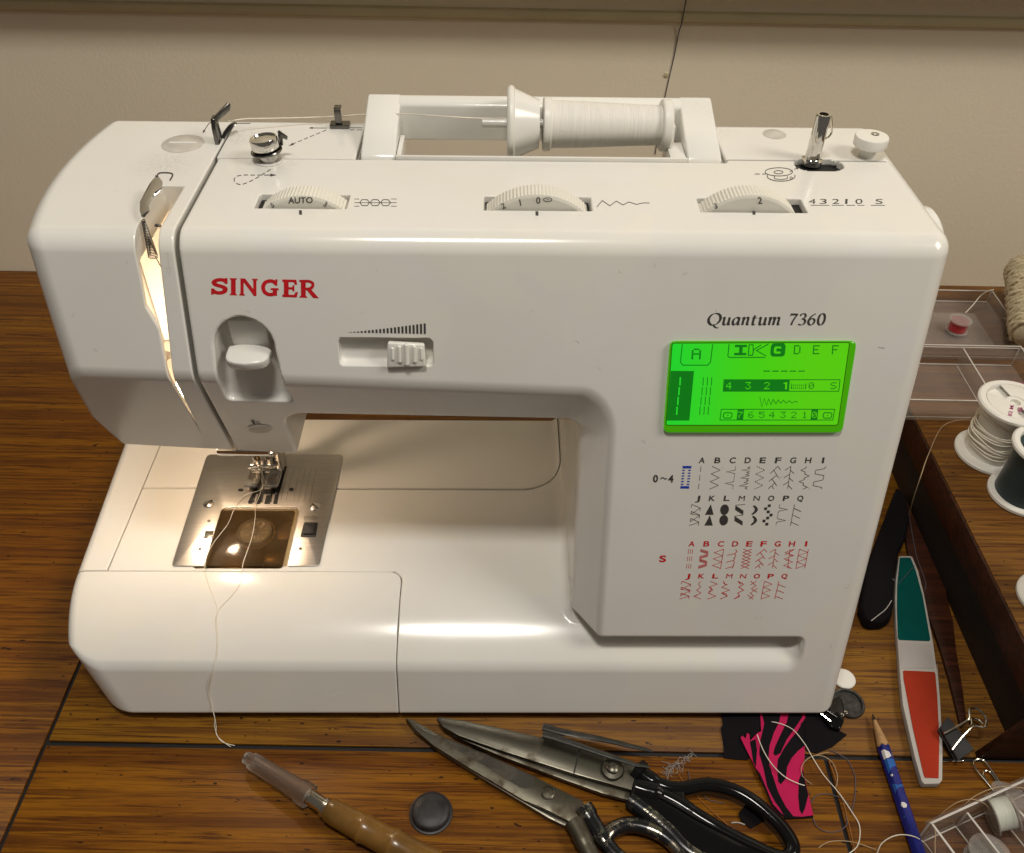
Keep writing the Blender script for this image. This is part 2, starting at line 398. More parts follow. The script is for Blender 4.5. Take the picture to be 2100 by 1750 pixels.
def smoked():
    mt, nt, b = node_mat('smoky_cover'); v = coords(nt); setp(b, Base_Color=(.11, .07, .03), Roughness=.07, Specular_IOR_Level=1.)
    sc_ = noise(nt, coords(nt, (300, 2500, 300)), 1., 3, .6); r = N(nt, 'ShaderNodeMapRange'); r.inputs[3].default_value = .05; r.inputs[4].default_value = .17; nt.links.new(sc_, r.inputs[0]); nt.links.new(r.outputs[0], b.inputs['Roughness'])
    t = N(nt, 'ShaderNodeBsdfTransparent'); t.inputs[0].default_value = (.90, .79, .60, 1); ms = N(nt, 'ShaderNodeMixShader'); ms.inputs[0].default_value = .30
    nt.links.new(t.outputs[0], ms.inputs[1]); nt.links.new(b.outputs[0], ms.inputs[2]); nt.links.new(ms.outputs[0], nt.nodes['Material Output'].inputs[0]); return mt
M.smoky = smoked()
M.frost = clear('frosted_cap', (.9, .88, .84), .22)
def emit(name, col, e, rough=.2):
    mt, nt, b = node_mat(name); setp(b, Base_Color=tuple(c*.3 for c in col), Emission_Color=col, Emission_Strength=e, Roughness=rough)
    n = noise(nt, coords(nt), 20.); nt.links.new(ramp(nt, n, [(.2, tuple(c*.95 for c in col)), (.8, col)]), b.inputs['Emission Color']); return mt
M.lcd = emit('lit_lcd', (.04, .60, .0), .86, .12)
_nt = M.lcd.node_tree; _t = N(_nt, 'ShaderNodeTexCoord'); _x = N(_nt, 'ShaderNodeSeparateXYZ'); _nt.links.new(_t.outputs['Object'], _x.inputs[0])
_m = N(_nt, 'ShaderNodeMapRange'); _m.inputs[1].default_value = .095; _m.inputs[2].default_value = .165; _nt.links.new(_x.outputs[0], _m.inputs[0])
_nt.links.new(ramp(_nt, _m.outputs[0], [(0, (.006, .64, .030)), (.55, (.055, .60, .006)), (1, (.10, .57, .004))]), _nt.nodes['Principled BSDF'].inputs['Emission Color'])
M.lcd_edge = emit('lcd_window_edge', (.075, .50, .0), .5, .08)
M.lcd_dot = plain('lcd_dot', (.0, .075, .003), .5, Emission_Color=(.0, .19, .004), Emission_Strength=.7)
def bulbmat():
    mt, nt, b = node_mat('lit_bulb'); setp(b, Base_Color=(1, .9, .7), Emission_Color=(1., .74, .51), Emission_Strength=125.)
    return mt
M.bulb = bulbmat()
def winding(name, col, axis, sc, rough=.55, sheen=.3):
    mt, nt, b = node_mat(name); s_ = [60, 60, 60]; s_[axis] = sc; v = coords(nt, tuple(s_)); n = noise(nt, v, 1., 3, .6)
    nt.links.new(ramp(nt, n, [(.25, tuple(c*.86 for c in col)), (.7, col)]), b.inputs['Base Color']); setp(b, Roughness=rough, Sheen_Weight=sheen)
    bump(nt, b, n, .6, .0006); return mt
M.wind_white = winding('white_winding', (.82, .79, .72), 0, 1700)
M.wind_teal = winding('dark_teal_winding', (.006, .026, .030), 2, 1500, .42, .1)
M.wind_bobbin = winding('pale_winding', (.62, .64, .55), 0, 1500)
M.wind_red = winding('red_winding', (.42, .004, .012), 2, 1500)
M.thread = plain('white_thread', (.80, .74, .62), .7)
M.thread_tan = plain('tan_thread', (.42, .30, .17), .7)
M.thread_grey = plain('grey_thread', (.10, .085, .10), .7)
M.thread_orange = plain('orange_thread', (.36, .13, .02), .7)
def cloth(name, col):
    mt, nt, b = node_mat(name); v = coords(nt); n = noise(nt, v, 1800., 2); n2 = noise(nt, v, 60., 3)
    nt.links.new(mix(nt, n2, tuple(c*.7 for c in col), mix(nt, n, tuple(c*.75 for c in col), col)), b.inputs['Base Color']); setp(b, Roughness=.95, Specular_IOR_Level=.15); bump(nt, b, n, .5, .0004); return mt
M.pink = cloth('pink_cloth', (.62, .018, .11)); M.blackcloth = cloth('black_cloth', (.009, .007, .009))
M.teal = cloth('teal_grit', (.0, .10, .085)); M.redgrit = cloth('red_grit', (.46, .045, .018)); M.foam = cloth('white_foam', (.62, .58, .53)); M.greygrit = cloth('pale_grit', (.60, .55, .52))
M.rubber = plain('worn_rubber', (.02, .019, .02), .45, 0, .5, 200, .3)
M.pencil = plain('blue_lacquer', (.006, .012, .17), .25, 0, .15, 200); M.pencil2 = plain('light_blue_lacquer', (.02, .11, .38), .25); M.pencilw = plain('white_lacquer', (.7, .68, .66), .3)
M.rawwood = plain('cedar', (.42, .24, .10), .7, 0, .2, 400, .2); M.lead = plain('graphite', (.02, .02, .02), .3, .3)
M.wire = plain('plated_wire', (.62, .58, .48), .16, 1., .1); M.coin = plain('dark_metal', (.07, .068, .066), .4, .8, .5, 300, .3)
M.pink_print = plain('magenta_print', (.35, .01, .14), .5); M.blue_label = plain('blue_label', (.02, .18, .55), .4)
M.lint = plain('lint', (.35, .32, .29), .9)

# ------------------------------------------------------------------ the setting: wall, table, tray
def wall_geo():
    prof = [(0, -30), (0, 232.5), (-2.5, 233.5), (-6, 235.5), (-11, 237), (-13, 239), (-13.5, 243), (-12, 245.5), (-8.5, 247.5), (-7, 250), (-9.5, 253), (-14, 256), (-15, 262), (-15, 420), (60, 420), (60, -30)]
    return prof
PW = 728.5
solo('wall', box(-1500, 1500, PW, PW+60, -30, 900), M.wall, '', '', loc=np.array([0, PW, -30.]))
wall = bpy.data.objects['wall']; del wall['label']; del wall['category']; wall['kind'] = 'structure'
pr = [(0, 239.4), (-1.6, 239.5), (-3.4, 240.6), (-3.8, 243.5), (-3.4, 246.6), (-1.6, 247.6), (0, 247.7), (1, 247.7), (1, 239.4)]
rail = put('wall_moulding', orient(prism([(-1500, PW+a, b) for a, b in pr], (3000, 0, 0), .3)), M.trim, None, angle=25); rail['kind'] = 'structure'
sill = put('window_sill', box(-1500, 1500, PW-50, PW-.2, 300, 322, 2), M.trim, None); sill['kind'] = 'structure'
a_, b_ = np.array([128., 0, 256.3]), np.array([122.6, 0, 182.3])
cr = [(130.4, 727.6, 275), (129, 727.2, 258), (127.9, 724.2, 249), (127.4, 724., 240), (126.6, 726.6, 232.), (125.6, 727.4, 215), (124.2, 727.6, 200), (122.6, 727.6, 182), (121.2, 727.6, 160), (120.4, 727.6, 130)]
solo('wire', tube(smooth([np.array(p)+(0, .5, 0) for p in cr], 6), .45, 6), M.thread_grey, 'thin dark wire hanging straight down the wall behind the machine', 'wire')
put('paint_chip', lathe([(2.2, 0), (1.9, .8), (.01, 1.2)], (121.2, PW, 198.3), (0, -1, 0), 9), M.trim, None)['kind'] = 'structure'

tb = thing('table', 'brown wood veneer table with dark grooves between its panels', 'table', (0, 400, -22))
put('sub_top', box(-1400, 1400, 60, 727.5, -22, -2.2), M.black, tb)
gx0, gx1, gy, g = -258.5, 179., 243.2, 1.15
def slab(x0, x1, y0, y1, mat): put('panel', box(x0, x1, y0, y1, -2.1, 0, .5, 2), mat, tb)
slab(-1400, gx0-g, 60, 727, M.table); slab(gx0+g, gx1-g, 60, gy-g*1.25, M.table); slab(gx1+g, 1400, 60, gy-g*1.25, M.table)
slab(gx0+g, 1400, gy+g*1.25, 727, M.table2)

tr = thing('wooden_tray', 'raised dark wooden tray holding thread spools and clear box beside the machine', 'tray', (400, 440, 0))
put('tray_top', box(283, 640, 247.5, 637, 37, 60, 1.), M.tray, tr)
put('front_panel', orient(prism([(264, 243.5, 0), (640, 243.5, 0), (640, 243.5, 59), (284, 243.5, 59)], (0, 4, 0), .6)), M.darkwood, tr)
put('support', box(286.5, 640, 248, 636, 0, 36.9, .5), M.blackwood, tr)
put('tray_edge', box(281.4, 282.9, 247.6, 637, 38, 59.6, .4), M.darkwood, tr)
solo('wood_strip', orient(prism([onz(*ZK(a, b), 3) for a, b in ((486, -100), (470, 300), (455, 560), (490, 770), (600, 1100), (700, 1400), (830, 1760), (930, 2110), (1040, 2560), (1100, 2500), (1062, 2200), (1030, 1990), (990, 1760), (960, 1480), (850, 1000), (745, 560), (640, 150), (600, -100))], (0, 0, -2.9), .5)), M.darkwood,
     'dark narrow wood strip lying on the table beside the tray', 'wood strip')

# ------------------------------------------------------------------ the machine's body as one solid, cut into its real parts
def rmax(a, b, r):
    return np.minimum(np.maximum(a, b), -r)+np.sqrt(np.maximum(a+r, 0)**2+np.maximum(b+r, 0)**2)
def rmin(a, b, r): return -rmax(-a, -b, r)
def bx(x, y, z, x0, x1, y0, y1, z0, z1, r=1.):
    a = np.abs(x-(x0+x1)/2)-(x1-x0)/2+r; b = np.abs(y-(y0+y1)/2)-(y1-y0)/2+r; c = np.abs(z-(z0+z1)/2)-(z1-z0)/2+r
    return np.sqrt(np.maximum(a, 0)**2+np.maximum(b, 0)**2+np.maximum(c, 0)**2)+np.minimum(np.maximum(np.maximum(a, b), c), 0)-r
Fy = lambda z: tL*(z-6)
zE = lambda x: 202.7-.034*(x+128)
def shells(x, y, z):
    dF = cL*(Fy(z)-y)
    left = (-203.5+.0022*(y-150)**2+.28*np.maximum(165-z, 0)-x)*.95; right = x-(211.3+(z-15)*.041)
    a = rmax(dF, right, 10); a = rmax(a, left, 8); a = rmax(a, z-267, 8); return dF, left, right, rmax(a, y-207, 6)
def bedprof(y, z):
    c = np.sqrt((y-63)**2+(z+35)**2)-91
    return np.where(y > 63, z-56, c)
def total(x, y, z, cuts=True):
    dF, left, right, a = shells(x, y, z)
    a = rmax(a, 6-z, 3)
    ch = (Fy(zE(x))+(zE(x)-z)*.325-y)*.951
    low = rmin(172.3-z, rmax(134.2-.07*(x+137)-z, x+92.5, 4), 11)
    arch_ = rmin(rmax(ch, low, 1.8), rmax((72-.7*(y-Fy(z))-x)*.82, 58-x, 2), 13)
    arch_ = rmax(arch_, -bx(x, y, z, 40, 184, -40, 37, 10, 58, 3), 2.2)
    bed = rmax(bedprof(y, z), y-198.5, 2)
    upper = rmax(a, rmin(arch_, bed, 6), 2.3)
    xl = (-209-.38*(z-6)-.07*y-x)*.92
    base = rmax(dF, xl, 19); base = rmax(base, right, 10); base = rmax(base, bed, 2.3); base = np.maximum(base, rmax(xl, bed, 8)); base = rmax(rmax(base, 6-z, 3), y-199, 3)
    d = np.minimum(upper, base)
    if not cuts: return d
    for x0, x1 in ((-96.3, -54.3), (9.5, 59.2), (110.4, 159.8)): d = rmax(d, -bx(x, y, z, x0, x1, 107.2, 120.2, 250, 290, .4), .35)
    arch = np.where(z > 217, np.sqrt((x+101.7)**2+(z-217)**2)-14, np.abs(x+101.7-.08*(217-z)*(x > -101.7))-14-.03*(217-z))
    rec = rmax(rmax(arch, 183.5-z, 3.5), y-Fy(z)-14.5, 3); d = rmax(d, -rec, 1.1)
    xs = np.abs(x+36)-21.9; zs = np.abs(z-215.3)*1.05-6.7
    d = rmax(d, -rmax(rmax(xs, zs, 2.4), y-Fy(z)-5, 1.2), .5)
    d = rmax(d, -bx(x, y, z, -56.3, 132, 158.6, 260, 236, 320, 1.2), .6)
    d = rmax(d, -(np.sqrt(np.maximum(np.abs(x-178.6)-5.6, 0)**2+((y-157.2)*1.02)**2+np.maximum(252-z, 0)**2)-6.6), .5)
    d = rmax(d, -bx(x, y, z, -161.8, -110.5, 66, 111.6, 38, 90, 1.5), .4)
    cav = rmax(bx(x, y, z, -190, -131.6, 60, 190, 100, 254, 3), rmax(rmax(dF+3, ch+3, 2), left+4, 2), 2); d = rmax(d, -cav, .8)
    xa = np.interp(z, [200, 225.5, 235.5, 262], [-139.3, -139.7, -144.2, -144.6]); xb = -136.9+.047*np.clip(z-203, -60, 57)
    slot = rmax(rmax(xa-x, x-xb, .4), rmax(y-128, 139-z, .5), .5)
    return rmax(d, -np.where(z < 252, np.maximum(slot, -5-cav*0), slot), .5)
def rA(x, y): return rmax(y-63.6, x+39.6, 7)
def rB(x, y): return rmax(rmax(131-y, x-57.5, 26), -211.8-x, .5)
def rC(x, y): return rmax(x+211.8, 64.2-y, .5)
def rD(x, y): return rmax(158.6-y, x+56.5, .3)
def rE(x, y): return rmax(162.2-y, 132-x, .3)
GAP = .38
def part(reg, zlim=None, above=False):
    def f(x, y, z):
        r = reg(x, y)
        if zlim is not None: r = np.maximum(r, (zlim-z) if above else (z-zlim))
        return rmax(total(x, y, z), r, .45)
    return f
def cover(x, y, z): return rmax(rmax(total(x, y, z), x+127.5, .9), 100-z, .5)
def body(x, y, z):
    d = total(x, y, z)
    d = rmax(d, -np.maximum(rA(x, y), z-76)+GAP, .45); d = rmax(d, -np.maximum(rB(x, y), z-76)+GAP, .45); d = rmax(d, -np.maximum(rC(x, y), z-76)+GAP, .45)
    d = rmax(d, -np.maximum(rD(x, y), 263-z)+GAP, .45); d = rmax(d, -np.maximum(rE(x, y), 263-z)+GAP, .45)
    return rmax(d, -np.maximum(np.maximum(x+125.2, 98-z), -1e3), .9)
def surface_net(f, lo, hi, h):
    lo = np.array(lo, float); n = np.ceil((np.array(hi)-lo)/h/5).astype(int)*5; K = 5
    cn = n//K+1
    g = np.stack(np.meshgrid(*[np.arange(k) for k in cn], indexing='ij'), -1).reshape(-1, 3)
    P = lo+g*h*K; dc = f(P[:, 0], P[:, 1], P[:, 2]).reshape(cn).astype(np.float32)
    D = np.where(dc > 0, 9., -9.).astype(np.float32).repeat(K, 0).repeat(K, 1).repeat(K, 2)[:n[0]+1, :n[1]+1, :n[2]+1].copy()
    mn = np.abs(dc); c0 = mn[:-1, :-1, :-1].copy()
    for i in (0, 1):
        for j in (0, 1):
            for k in (0, 1): c0 = np.minimum(c0, mn[i:cn[0]-1+i, j:cn[1]-1+j, k:cn[2]-1+k])
    act = np.argwhere(c0 < h*K*1.25)
    loc = np.stack(np.meshgrid(*[np.arange(K+1)]*3, indexing='ij'), -1).reshape(-1, 3)
    for s in range(0, len(act), 6000):
        idx = (act[s:s+6000, None, :]*K+loc[None]).reshape(-1, 3); P = lo+idx*h
        D[idx[:, 0], idx[:, 1], idx[:, 2]] = f(P[:, 0], P[:, 1], P[:, 2])
    I = D < 0; a = np.zeros(n, np.uint8)
    for i in (0, 1):
        for j in (0, 1):
            for k in (0, 1): a += I[i:n[0]+i, j:n[1]+j, k:n[2]+k]
    cells = np.argwhere((a > 0) & (a < 8)); vid = np.full(n, -1, np.int32); vid[tuple(cells.T)] = np.arange(len(cells))
    C8 = np.array([(i, j, k) for i in (0, 1) for j in (0, 1) for k in (0, 1)]); cv = np.stack([D[tuple((cells+c).T)] for c in C8], -1)
    acc = np.zeros((len(cells), 3)); cnt = np.zeros(len(cells))
    for p in range(8):
        for q in range(p+1, 8):
            if np.abs(C8[p]-C8[q]).sum() != 1: continue
            x = (cv[:, p] < 0) != (cv[:, q] < 0); t = np.where(x, cv[:, p]/(cv[:, p]-cv[:, q]+1e-12), 0)
            acc += np.where(x[:, None], C8[p]+t[:, None]*(C8[q]-C8[p]), 0); cnt += x
    V = lo+h*(cells+acc/cnt[:, None]); orig = V.copy()
    tet = np.array([(1, -1, -1), (-1, -1, 1), (-1, 1, -1), (1, 1, 1)], float)
    def grad(V, e):
        return sum(t*f(V[:, 0]+t[0]*e, V[:, 1]+t[1]*e, V[:, 2]+t[2]*e)[:, None] for t in tet)/(4*e)
    for it in range(3):
        G = grad(V, .05); d = f(V[:, 0], V[:, 1], V[:, 2]); V = V-np.clip(d/(np.sum(G*G, 1)+1e-6), -h, h)[:, None]*G
    V = np.clip(V, orig-h*.75, orig+h*.75)
    G = grad(V, .12); G /= np.linalg.norm(G, axis=1, keepdims=True)+1e-9
    Q = []
    for ax_ in range(3):
        b, c = [(1, 2), (2, 0), (0, 1)][ax_]
        A0 = np.take(I, np.arange(n[ax_]), ax_); A1 = np.take(I, np.arange(1, n[ax_]+1), ax_)
        e = np.argwhere(A0 != A1); ok = (e[:, b] > 0) & (e[:, c] > 0) & (e[:, b] < n[b]) & (e[:, c] < n[c]); e = e[ok]; ins = A0[tuple(e.T)]
        def at(db, dc_):
            k = e.copy(); k[:, b] -= db; k[:, c] -= dc_; return vid[tuple(k.T)]
        q = np.stack([at(1, 1), at(0, 1), at(0, 0), at(1, 0)], -1)
        q[~ins] = q[~ins][:, ::-1]; Q.append(q)
    Q = np.concatenate(Q); Q = Q[(Q >= 0).all(1)]
    return V, Q, G
mc = thing('sewing_machine', 'white sewing machine with lit green display standing on the wooden table', 'sewing machine', (0, 0, 0))
mc['_base'] = [0., 0., 0.]; mc.location = Vector(ORG)*S; mc.rotation_euler = (0, 0, YAW)
def net_part(name, f, lo, hi, h, mat=None):
    V, Q, G = surface_net(f, lo, hi, h)
    return put(name, (V, Q), mat or M.white, mc, normals=G)
H_ = 1.0
shell = net_part('body_shell', body, (-218, -6, 1), (229, 213, 273), H_)
face = net_part('face_cover', cover, (-215, 40, 122), (-122, 213, 273), H_*.55)
ext = net_part('extension_table', part(rA, 75), (-246, -6, 1), (-34, 70, 62), H_*.9)
rear = net_part('rear_bed_panel', part(rB, 75), (-216, 126, 1), (64, 210, 62), H_)
rim = net_part('side_rim', part(rC, 75), (-252, 58, 1), (-208, 210, 62), H_*.9)
tcl = net_part('top_panel', part(rD, 263.4, True), (-126.5, 154, 260), (-52, 213, 273), H_)
tcr = net_part('top_panel', part(rE, 263.4, True), (128, 158, 260), (229, 213, 273), H_)
#@@DETAIL

# ------------------------------------------------------------------ machine details: top side
CT = lambda u, v: mz(u, v, 267.)
def dial(u0, u1, vtop, vbot, texts, name='dial'):
    yf = 108.1
    a, b, t = my(u0, 427, yf), my(u1, 427, yf), my((u0+u1)/2, vtop, yf)
    c = abs(b[0]-a[0])/2; h = t[2]-267.; R = (c*c+h*h)/(2*h); cx = (a[0]+b[0])/2; cz = 267+h-R
    n = int(2*math.pi*R/.85)//2*2
    o = put(name, lathe([(R-1.3, 0), (R, .5), (R, 10.3), (R-1., 10.9), (4, 10.9)], (cx, yf, cz), (0, 1, 0), n, .32), M.dial, mc, angle=20)
    face_fn = lambda p, q, o_: my(p, q, yf-.1-o_)
    put('dial_face', lathe([(.01, -.06), (R-1.5, -.06), (R-1.5, .4)], (cx, yf, cz), (0, 1, 0), 64), M.dial, o)
    put('dial_figures', mark(texts, face_fn), M.ink, o, angle=0)
    return o
T1 = lambda s, a, b, h, Z, **k: text_px(s, *Z(a, b), h*Zk(Z), **k)
def Zk(Z): return Z(1, 0)[0]-Z(0, 0)[0]
dial(547, 697, 402, 427, [T1('AUTO', 1650, 762, 36, Z1, w=141*.3582, bold=.015, rot=-.02), T1('5', 1558, 788, 30, Z1, bold=.01, rot=-.5), T1('3', 1850, 775, 30, Z1, bold=.01, rot=.5)])
dial(1011, 1193, 400, 428, [T1('0', 1131, 762, 38, Z2, bold=.012), T1('1', 1040, 775, 38, Z2, bold=.012, rot=-.2), T1('2', 940, 795, 34, Z2, bold=.012, rot=-.45),
     ribbon([Z2(*p) for p in ell(1197, 740, 24, 11)], 1.3, True), fill([Z2(*p) for p in ell(1198, 740, 4, 3, 8)])])
dial(1450, 1628, 401, 428, [T1('2', 610, 746, 38, Z3, bold=.012, shear=-.1, rot=.06), T1('3', 372, 776, 32, Z3, bold=.012, rot=-.45)])
sym = []
prints = []
for u, v in ((616, 436), (1101, 438), (1546, 436)):
    prints.append((np.array([(u-3, v-4.5), (u+3, v-4.5), (u+3.4, v+4.5), (u-2.6, v+4.5)]), [(0, 1, 2, 3)])); sym.append(('indicator_mark', prints)); prints = []
P1 = lambda *q: [Z1(*p) for p in q]
prints += arrow(smooth(P1((1222, 298), (1202, 300), (1188, 315), (1160, 360))), 1.5, 7, 5)
prints += arrow(P1((1435, 303), (1332, 303)), 1.3, 8, 4.5)
prints += arrow(P1((1870, 330), (1768, 329)), 1.2, 8, 4.5)
prints.append(ribbon(P1((2004, 328), (2076, 328)), 1.1)); prints += dashes(P1((2002, 340), (2072, 340)), 1.2, 10, 5)
n_dia = len(prints)
prints += dashes(P1((1868, 341), (1690, 415)), 1.3, 9, 4.5)+arrow(P1((1690, 415), (1652, 432)), 1.2, 11, 5)
sym += [('thread_path_print', prints[0:2]), ('thread_path_print', prints[2:4]), ('thread_path_print', prints[4:n_dia]), ('thread_path_print', prints[n_dia:])]; prints = []
prints += dashes(P1((1550, 566), (1470, 615), (1420, 640), (1380, 653), (1350, 645), (1340, 628), (1352, 608), (1390, 599), (1450, 599), (1540, 599)), 1.6, 9, 5)
prints += arrow(P1((1520, 599), (1584, 599)), 1.5, 13, 6)
prints += arrow(smooth(P1((972, 631), (988, 600), (975, 588), (925, 586), (903, 596), (890, 629)), 5), 3., 10, 8)
sym.append(('turn_arrow', prints[-2:])); prints = prints[:-2]; sym += [('thread_path_print', prints)]; prints = []
P2 = lambda *q: [Z2(*p) for p in q]
for k in range(3):
    x0 = 122+60*k; prints.append(ribbon(P2((x0, 756), (x0+12, 740), (x0+42, 740), (x0+56, 756), (x0+42, 774), (x0+12, 774)), 1.5, True))
for yy in (736, 757, 777): prints.append(ribbon(P2((90, yy), (118, yy)), 1.1)); prints.append(ribbon(P2((300, yy), (333, yy)), 1.1))
prints.append(ribbon(P2((92, 757), (333, 757)), 1.)); 
sym.append(('tension_symbol', prints)); prints = []
prints.append(ribbon(P2((1478, 782), (1510, 745), (1553, 775), (1590, 748), (1628, 770), (1662, 753), (1705, 767), (1745, 758), (1780, 759)), 1.4))
sym.append(('width_symbol', prints)); prints = []
P3 = lambda *q: [Z3(*p) for p in q]
for s_, x_ in (('4', 893), ('3', 955), ('2', 1025), ('1', 1098), ('0', 1155), ('S', 1268)):
    prints.append(text_px(s_, *Z3(x_, 747), 29*.3662, w=(40 if s_ != '1' else 13)*.3662, shear=.06))
for x0, x1 in ((905, 1010), (1025, 1092), (1105, 1155), (1168, 1207), (1243, 1322)): prints.append(ribbon(P3((x0, 755), (x1, 755)), 1.1))
sym.append(('length_scale', prints)); prints = []
E3 = lambda *a, **k: [Z3(*p) for p in ell(*a, **k)]
prints += [ribbon(E3(727, 568, 77, 23), 1.5, True), ribbon(E3(725, 570, 25, 9), 1.5, True), ribbon(E3(740, 592, 78, 28, a0=-.25, a1=3.4), 1.6), ribbon(P3((703, 592), (703, 606), (740, 612), (775, 606), (775, 592)), 1.4), ribbon(E3(796, 602, 7, 6, n=10), 1.2, True)]
prints += dashes(P3((593, 580), (655, 580)), 1.4, 10, 5)+dashes(P3((790, 568), (818, 552)), 1.6, 6, 4)+arrow(P3((818, 552), (845, 537)), 1.4, 8, 7)
sym.append(('winder_symbol', prints))
for nm_, pr_ in sym: put(nm_, mark(pr_, onT), M.ink, shell, angle=0)
# light cover disc on the left and screw cap on the right
c = CT(*Z1(1048, 420)); put('cover_disc', lathe([(10.6, -.3), (10.6, .25), (10.1, .5), (.01, .5)], c, n=48), M.mould, face)
put('disc_slot', box(c[0]-7, c[0]+7, c[1]-.9, c[1]+.9, 267.4, 267.75), M.handle, face)
c = CT(*Z3(703, 358)); put('screw_cap', lathe([(6.2, -.3), (6.2, .2), (5.8, .4), (.01, .4)], c, n=36), M.mould, tcr)
# thread hook standing in the slit
put('thread_hook', bevelled(merge(prism([(-130.6, 173.5, 263), (-130.6, 180, 263), (-130.6, 181, 270), (-130.6, 179.5, 280.4), (-130.6, 175, 280), (-130.6, 173.4, 275)], (2.3, 0, 0)), prism([(-130.4, 175.6, 276.5), (-129.4, 176.6, 280.6), (-123.2, 183.6, 285.2), (-122.2, 184.2, 284.4), (-122.8, 183.2, 281.4)], (1.2, -1.4, .3))), .4), M.dark_chrome, mc)
put('hook_finger', tube(smooth([(-128.8, 181, 265.5), (-127.4, 184, 268.4), (-124.8, 187, 271), (-122.4, 189, 272)], 4), [1.6]*9+[1.6, 1.5, 1.3, 1.], 8, flat=.45), M.dark_chrome, mc)
# upper thread clip
c = CT(697, 264)
put('thread_clip', merge(box(c[0]-5.2, c[0]+5.2, c[1]-1, c[1]+5, 267, 269.4, .4), box(c[0]-2.2, c[0]+1.5, c[1], c[1]+1, 269.3, 277.2, .3), box(c[0]-2.2, c[0]+1.5, c[1], c[1]+5, 277., 278, .3)), M.dark_chrome, mc)
# pre-tension knob
c = CT(*ZT(822, 872)); pk = put('tension_ring', lathe([(7.4, -.2), (7.4, .7), (6.2, 1.), (5.4, .6), (.01, .6)], c, n=40), M.white, mc)
axk = np.array([-.10, .02, 1.]); 
put('tension_post', lathe([(4.8, .4), (4.6, 4.2)], c, axk, 30), M.chrome, pk)
put('tension_disc', lathe([(4, 4.2), (7.6, 4.6), (7.9, 5.3), (7.6, 5.8), (4, 6.)], c, axk, 44), M.dark_chrome, pk)
put('tension_cap', lathe([(5.4, 6.), (6.6, 6.4), (6.9, 7.2), (6.9, 11.4), (6.6, 12.), (6.1, 12.), (5.7, 11.2), (4.2, 11.7), (2., 12.4), (.01, 12.6)], c, axk, 44), M.bright, pk)
hb = c+np.array([5.2, 3.2, 0])
put('tension_hook', prism([hb+(0, 0, 6), hb+(2.1, 0, 6.4), hb+(2.4, 0, 10.2), hb+(4.6, 0, 9.3), hb+(5., 0, 11), hb+(1.2, 0, 14.2), hb+(.4, 0, 13.6)], (0, 1.2, 0), .3), M.dark_chrome, pk)
# carrying handle
def leg_prof(x): return [(x, 159.4, 252), (x, 159.4, 265.2), (x, 160.4, 267.3), (x, 162.5, 268.8), (x, 203.5, 281.5), (x, 206., 281.6), (x, 208, 279.6), (x, 208, 259.5), (x, 197, 259.5), (x, 193, 256), (x, 180, 252)]
hl = merge(prism(leg_prof(-54.), (17.6, 0, 0), 1.1, 3), prism(leg_prof(112.2), (17.4, 0, 0), 1.1, 3),
           prism([(-38, 197.2, 260), (-38, 197.2, 279), (-38, 198.6, 280), (-38, 203.4, 281.4), (-38, 205.8, 281.4), (-38, 207.8, 279.4), (-38, 207.8, 260)], (152, 0, 0), 1., 3))
handle = put('carrying_handle', hl, M.handle, mc)
put('well_rail', merge(box(-36., 111.8, 158.9, 160.7, 262, 268.6, .4), box(-36., -33.6, 159.5, 186, 255, 267.8, .4), box(103.6, 111.8, 159.5, 180, 255, 267.8, .5)), M.white, mc)
put('well_floor', box(-55.6, 131.4, 159.4, 206.4, 236.2, 237.6, .2), M.white, mc)
# spool pin
SA = np.array([0, 183., 276.])
put('spool_pin', merge(lathe([(1.6, 0), (2.3, .8), (2.3, 106.-my(988, 279, 183.)[0])], (my(988, 279, 183.)[0], 183, 276.), (1, 0, 0), 20), box(104.5, 107, 176, 190, 250, 278, .5)), M.white, mc)
# bobbin winder spindle and stop
slotc = put('winder_slot', box(165.6, 191.6, 149.6, 164.6, 252.3, 263.6), M.black, mc)
for x0, x1 in ((-95.9, -54.7), (9.9, 58.8), (110.8, 159.4)): put('dial_gap', box(x0, x1, 107.7, 119.8, 250.2, 264.2), M.black, mc)
b0, b1 = mz(1663, 335, 265.), None
axs = np.array([.2, -.3, 25.]); 
wd = put('winder_spindle', lathe([(5.2, 0), (5.2, 2.2), (3.9, 2.8), (3.75, 3), (3.6, 25.2), (3.3, 25.9), (2.3, 25.9), (2.2, 23), (.01, 22.8)], b0, axs, 36), M.bright, mc)
q = lambda a, h, r_=4.4: b0+axs/np.linalg.norm(axs)*h+np.array([r_*math.cos(a), r_*math.sin(a), 0])
put('spindle_spring', tube(smooth([q(-.3, 25.5, 3.4), q(-.2, 22, 4.6), q(-.1, 17, 6.), q(-.25, 14.6, 4.9), q(-.5, 14, 3.4)], 5), .45, 6), M.wire, wd)
c = CT(*Z3(1218, 478)); st = put('winder_stop', lathe([(7.8, 5.4), (8.4, 6.), (8.5, 10.), (8.1, 10.7), (3, 10.9), (.01, 10.9)], c, n=48), M.spoolw, mc)
put('stop_post', lathe([(4.2, -.2), (4., 5.6)], c, n=28), M.white, st)
put('stop_screw', lathe([(2.2, 10.8), (2.1, 11.2), (1, 11.), (.01, 10.7)], c+(1.8, 1.6, 0), n=20), M.chrome, st)
# hand wheel on the right end
put('hand_wheel', lathe([(12, 0), (24.4, .5), (25, 2.), (25, 8.5), (23.6, 10), (12, 11), (.01, 11)], (215.6, 116, 238), (1, 0, 0), 120, 0), M.white, mc)
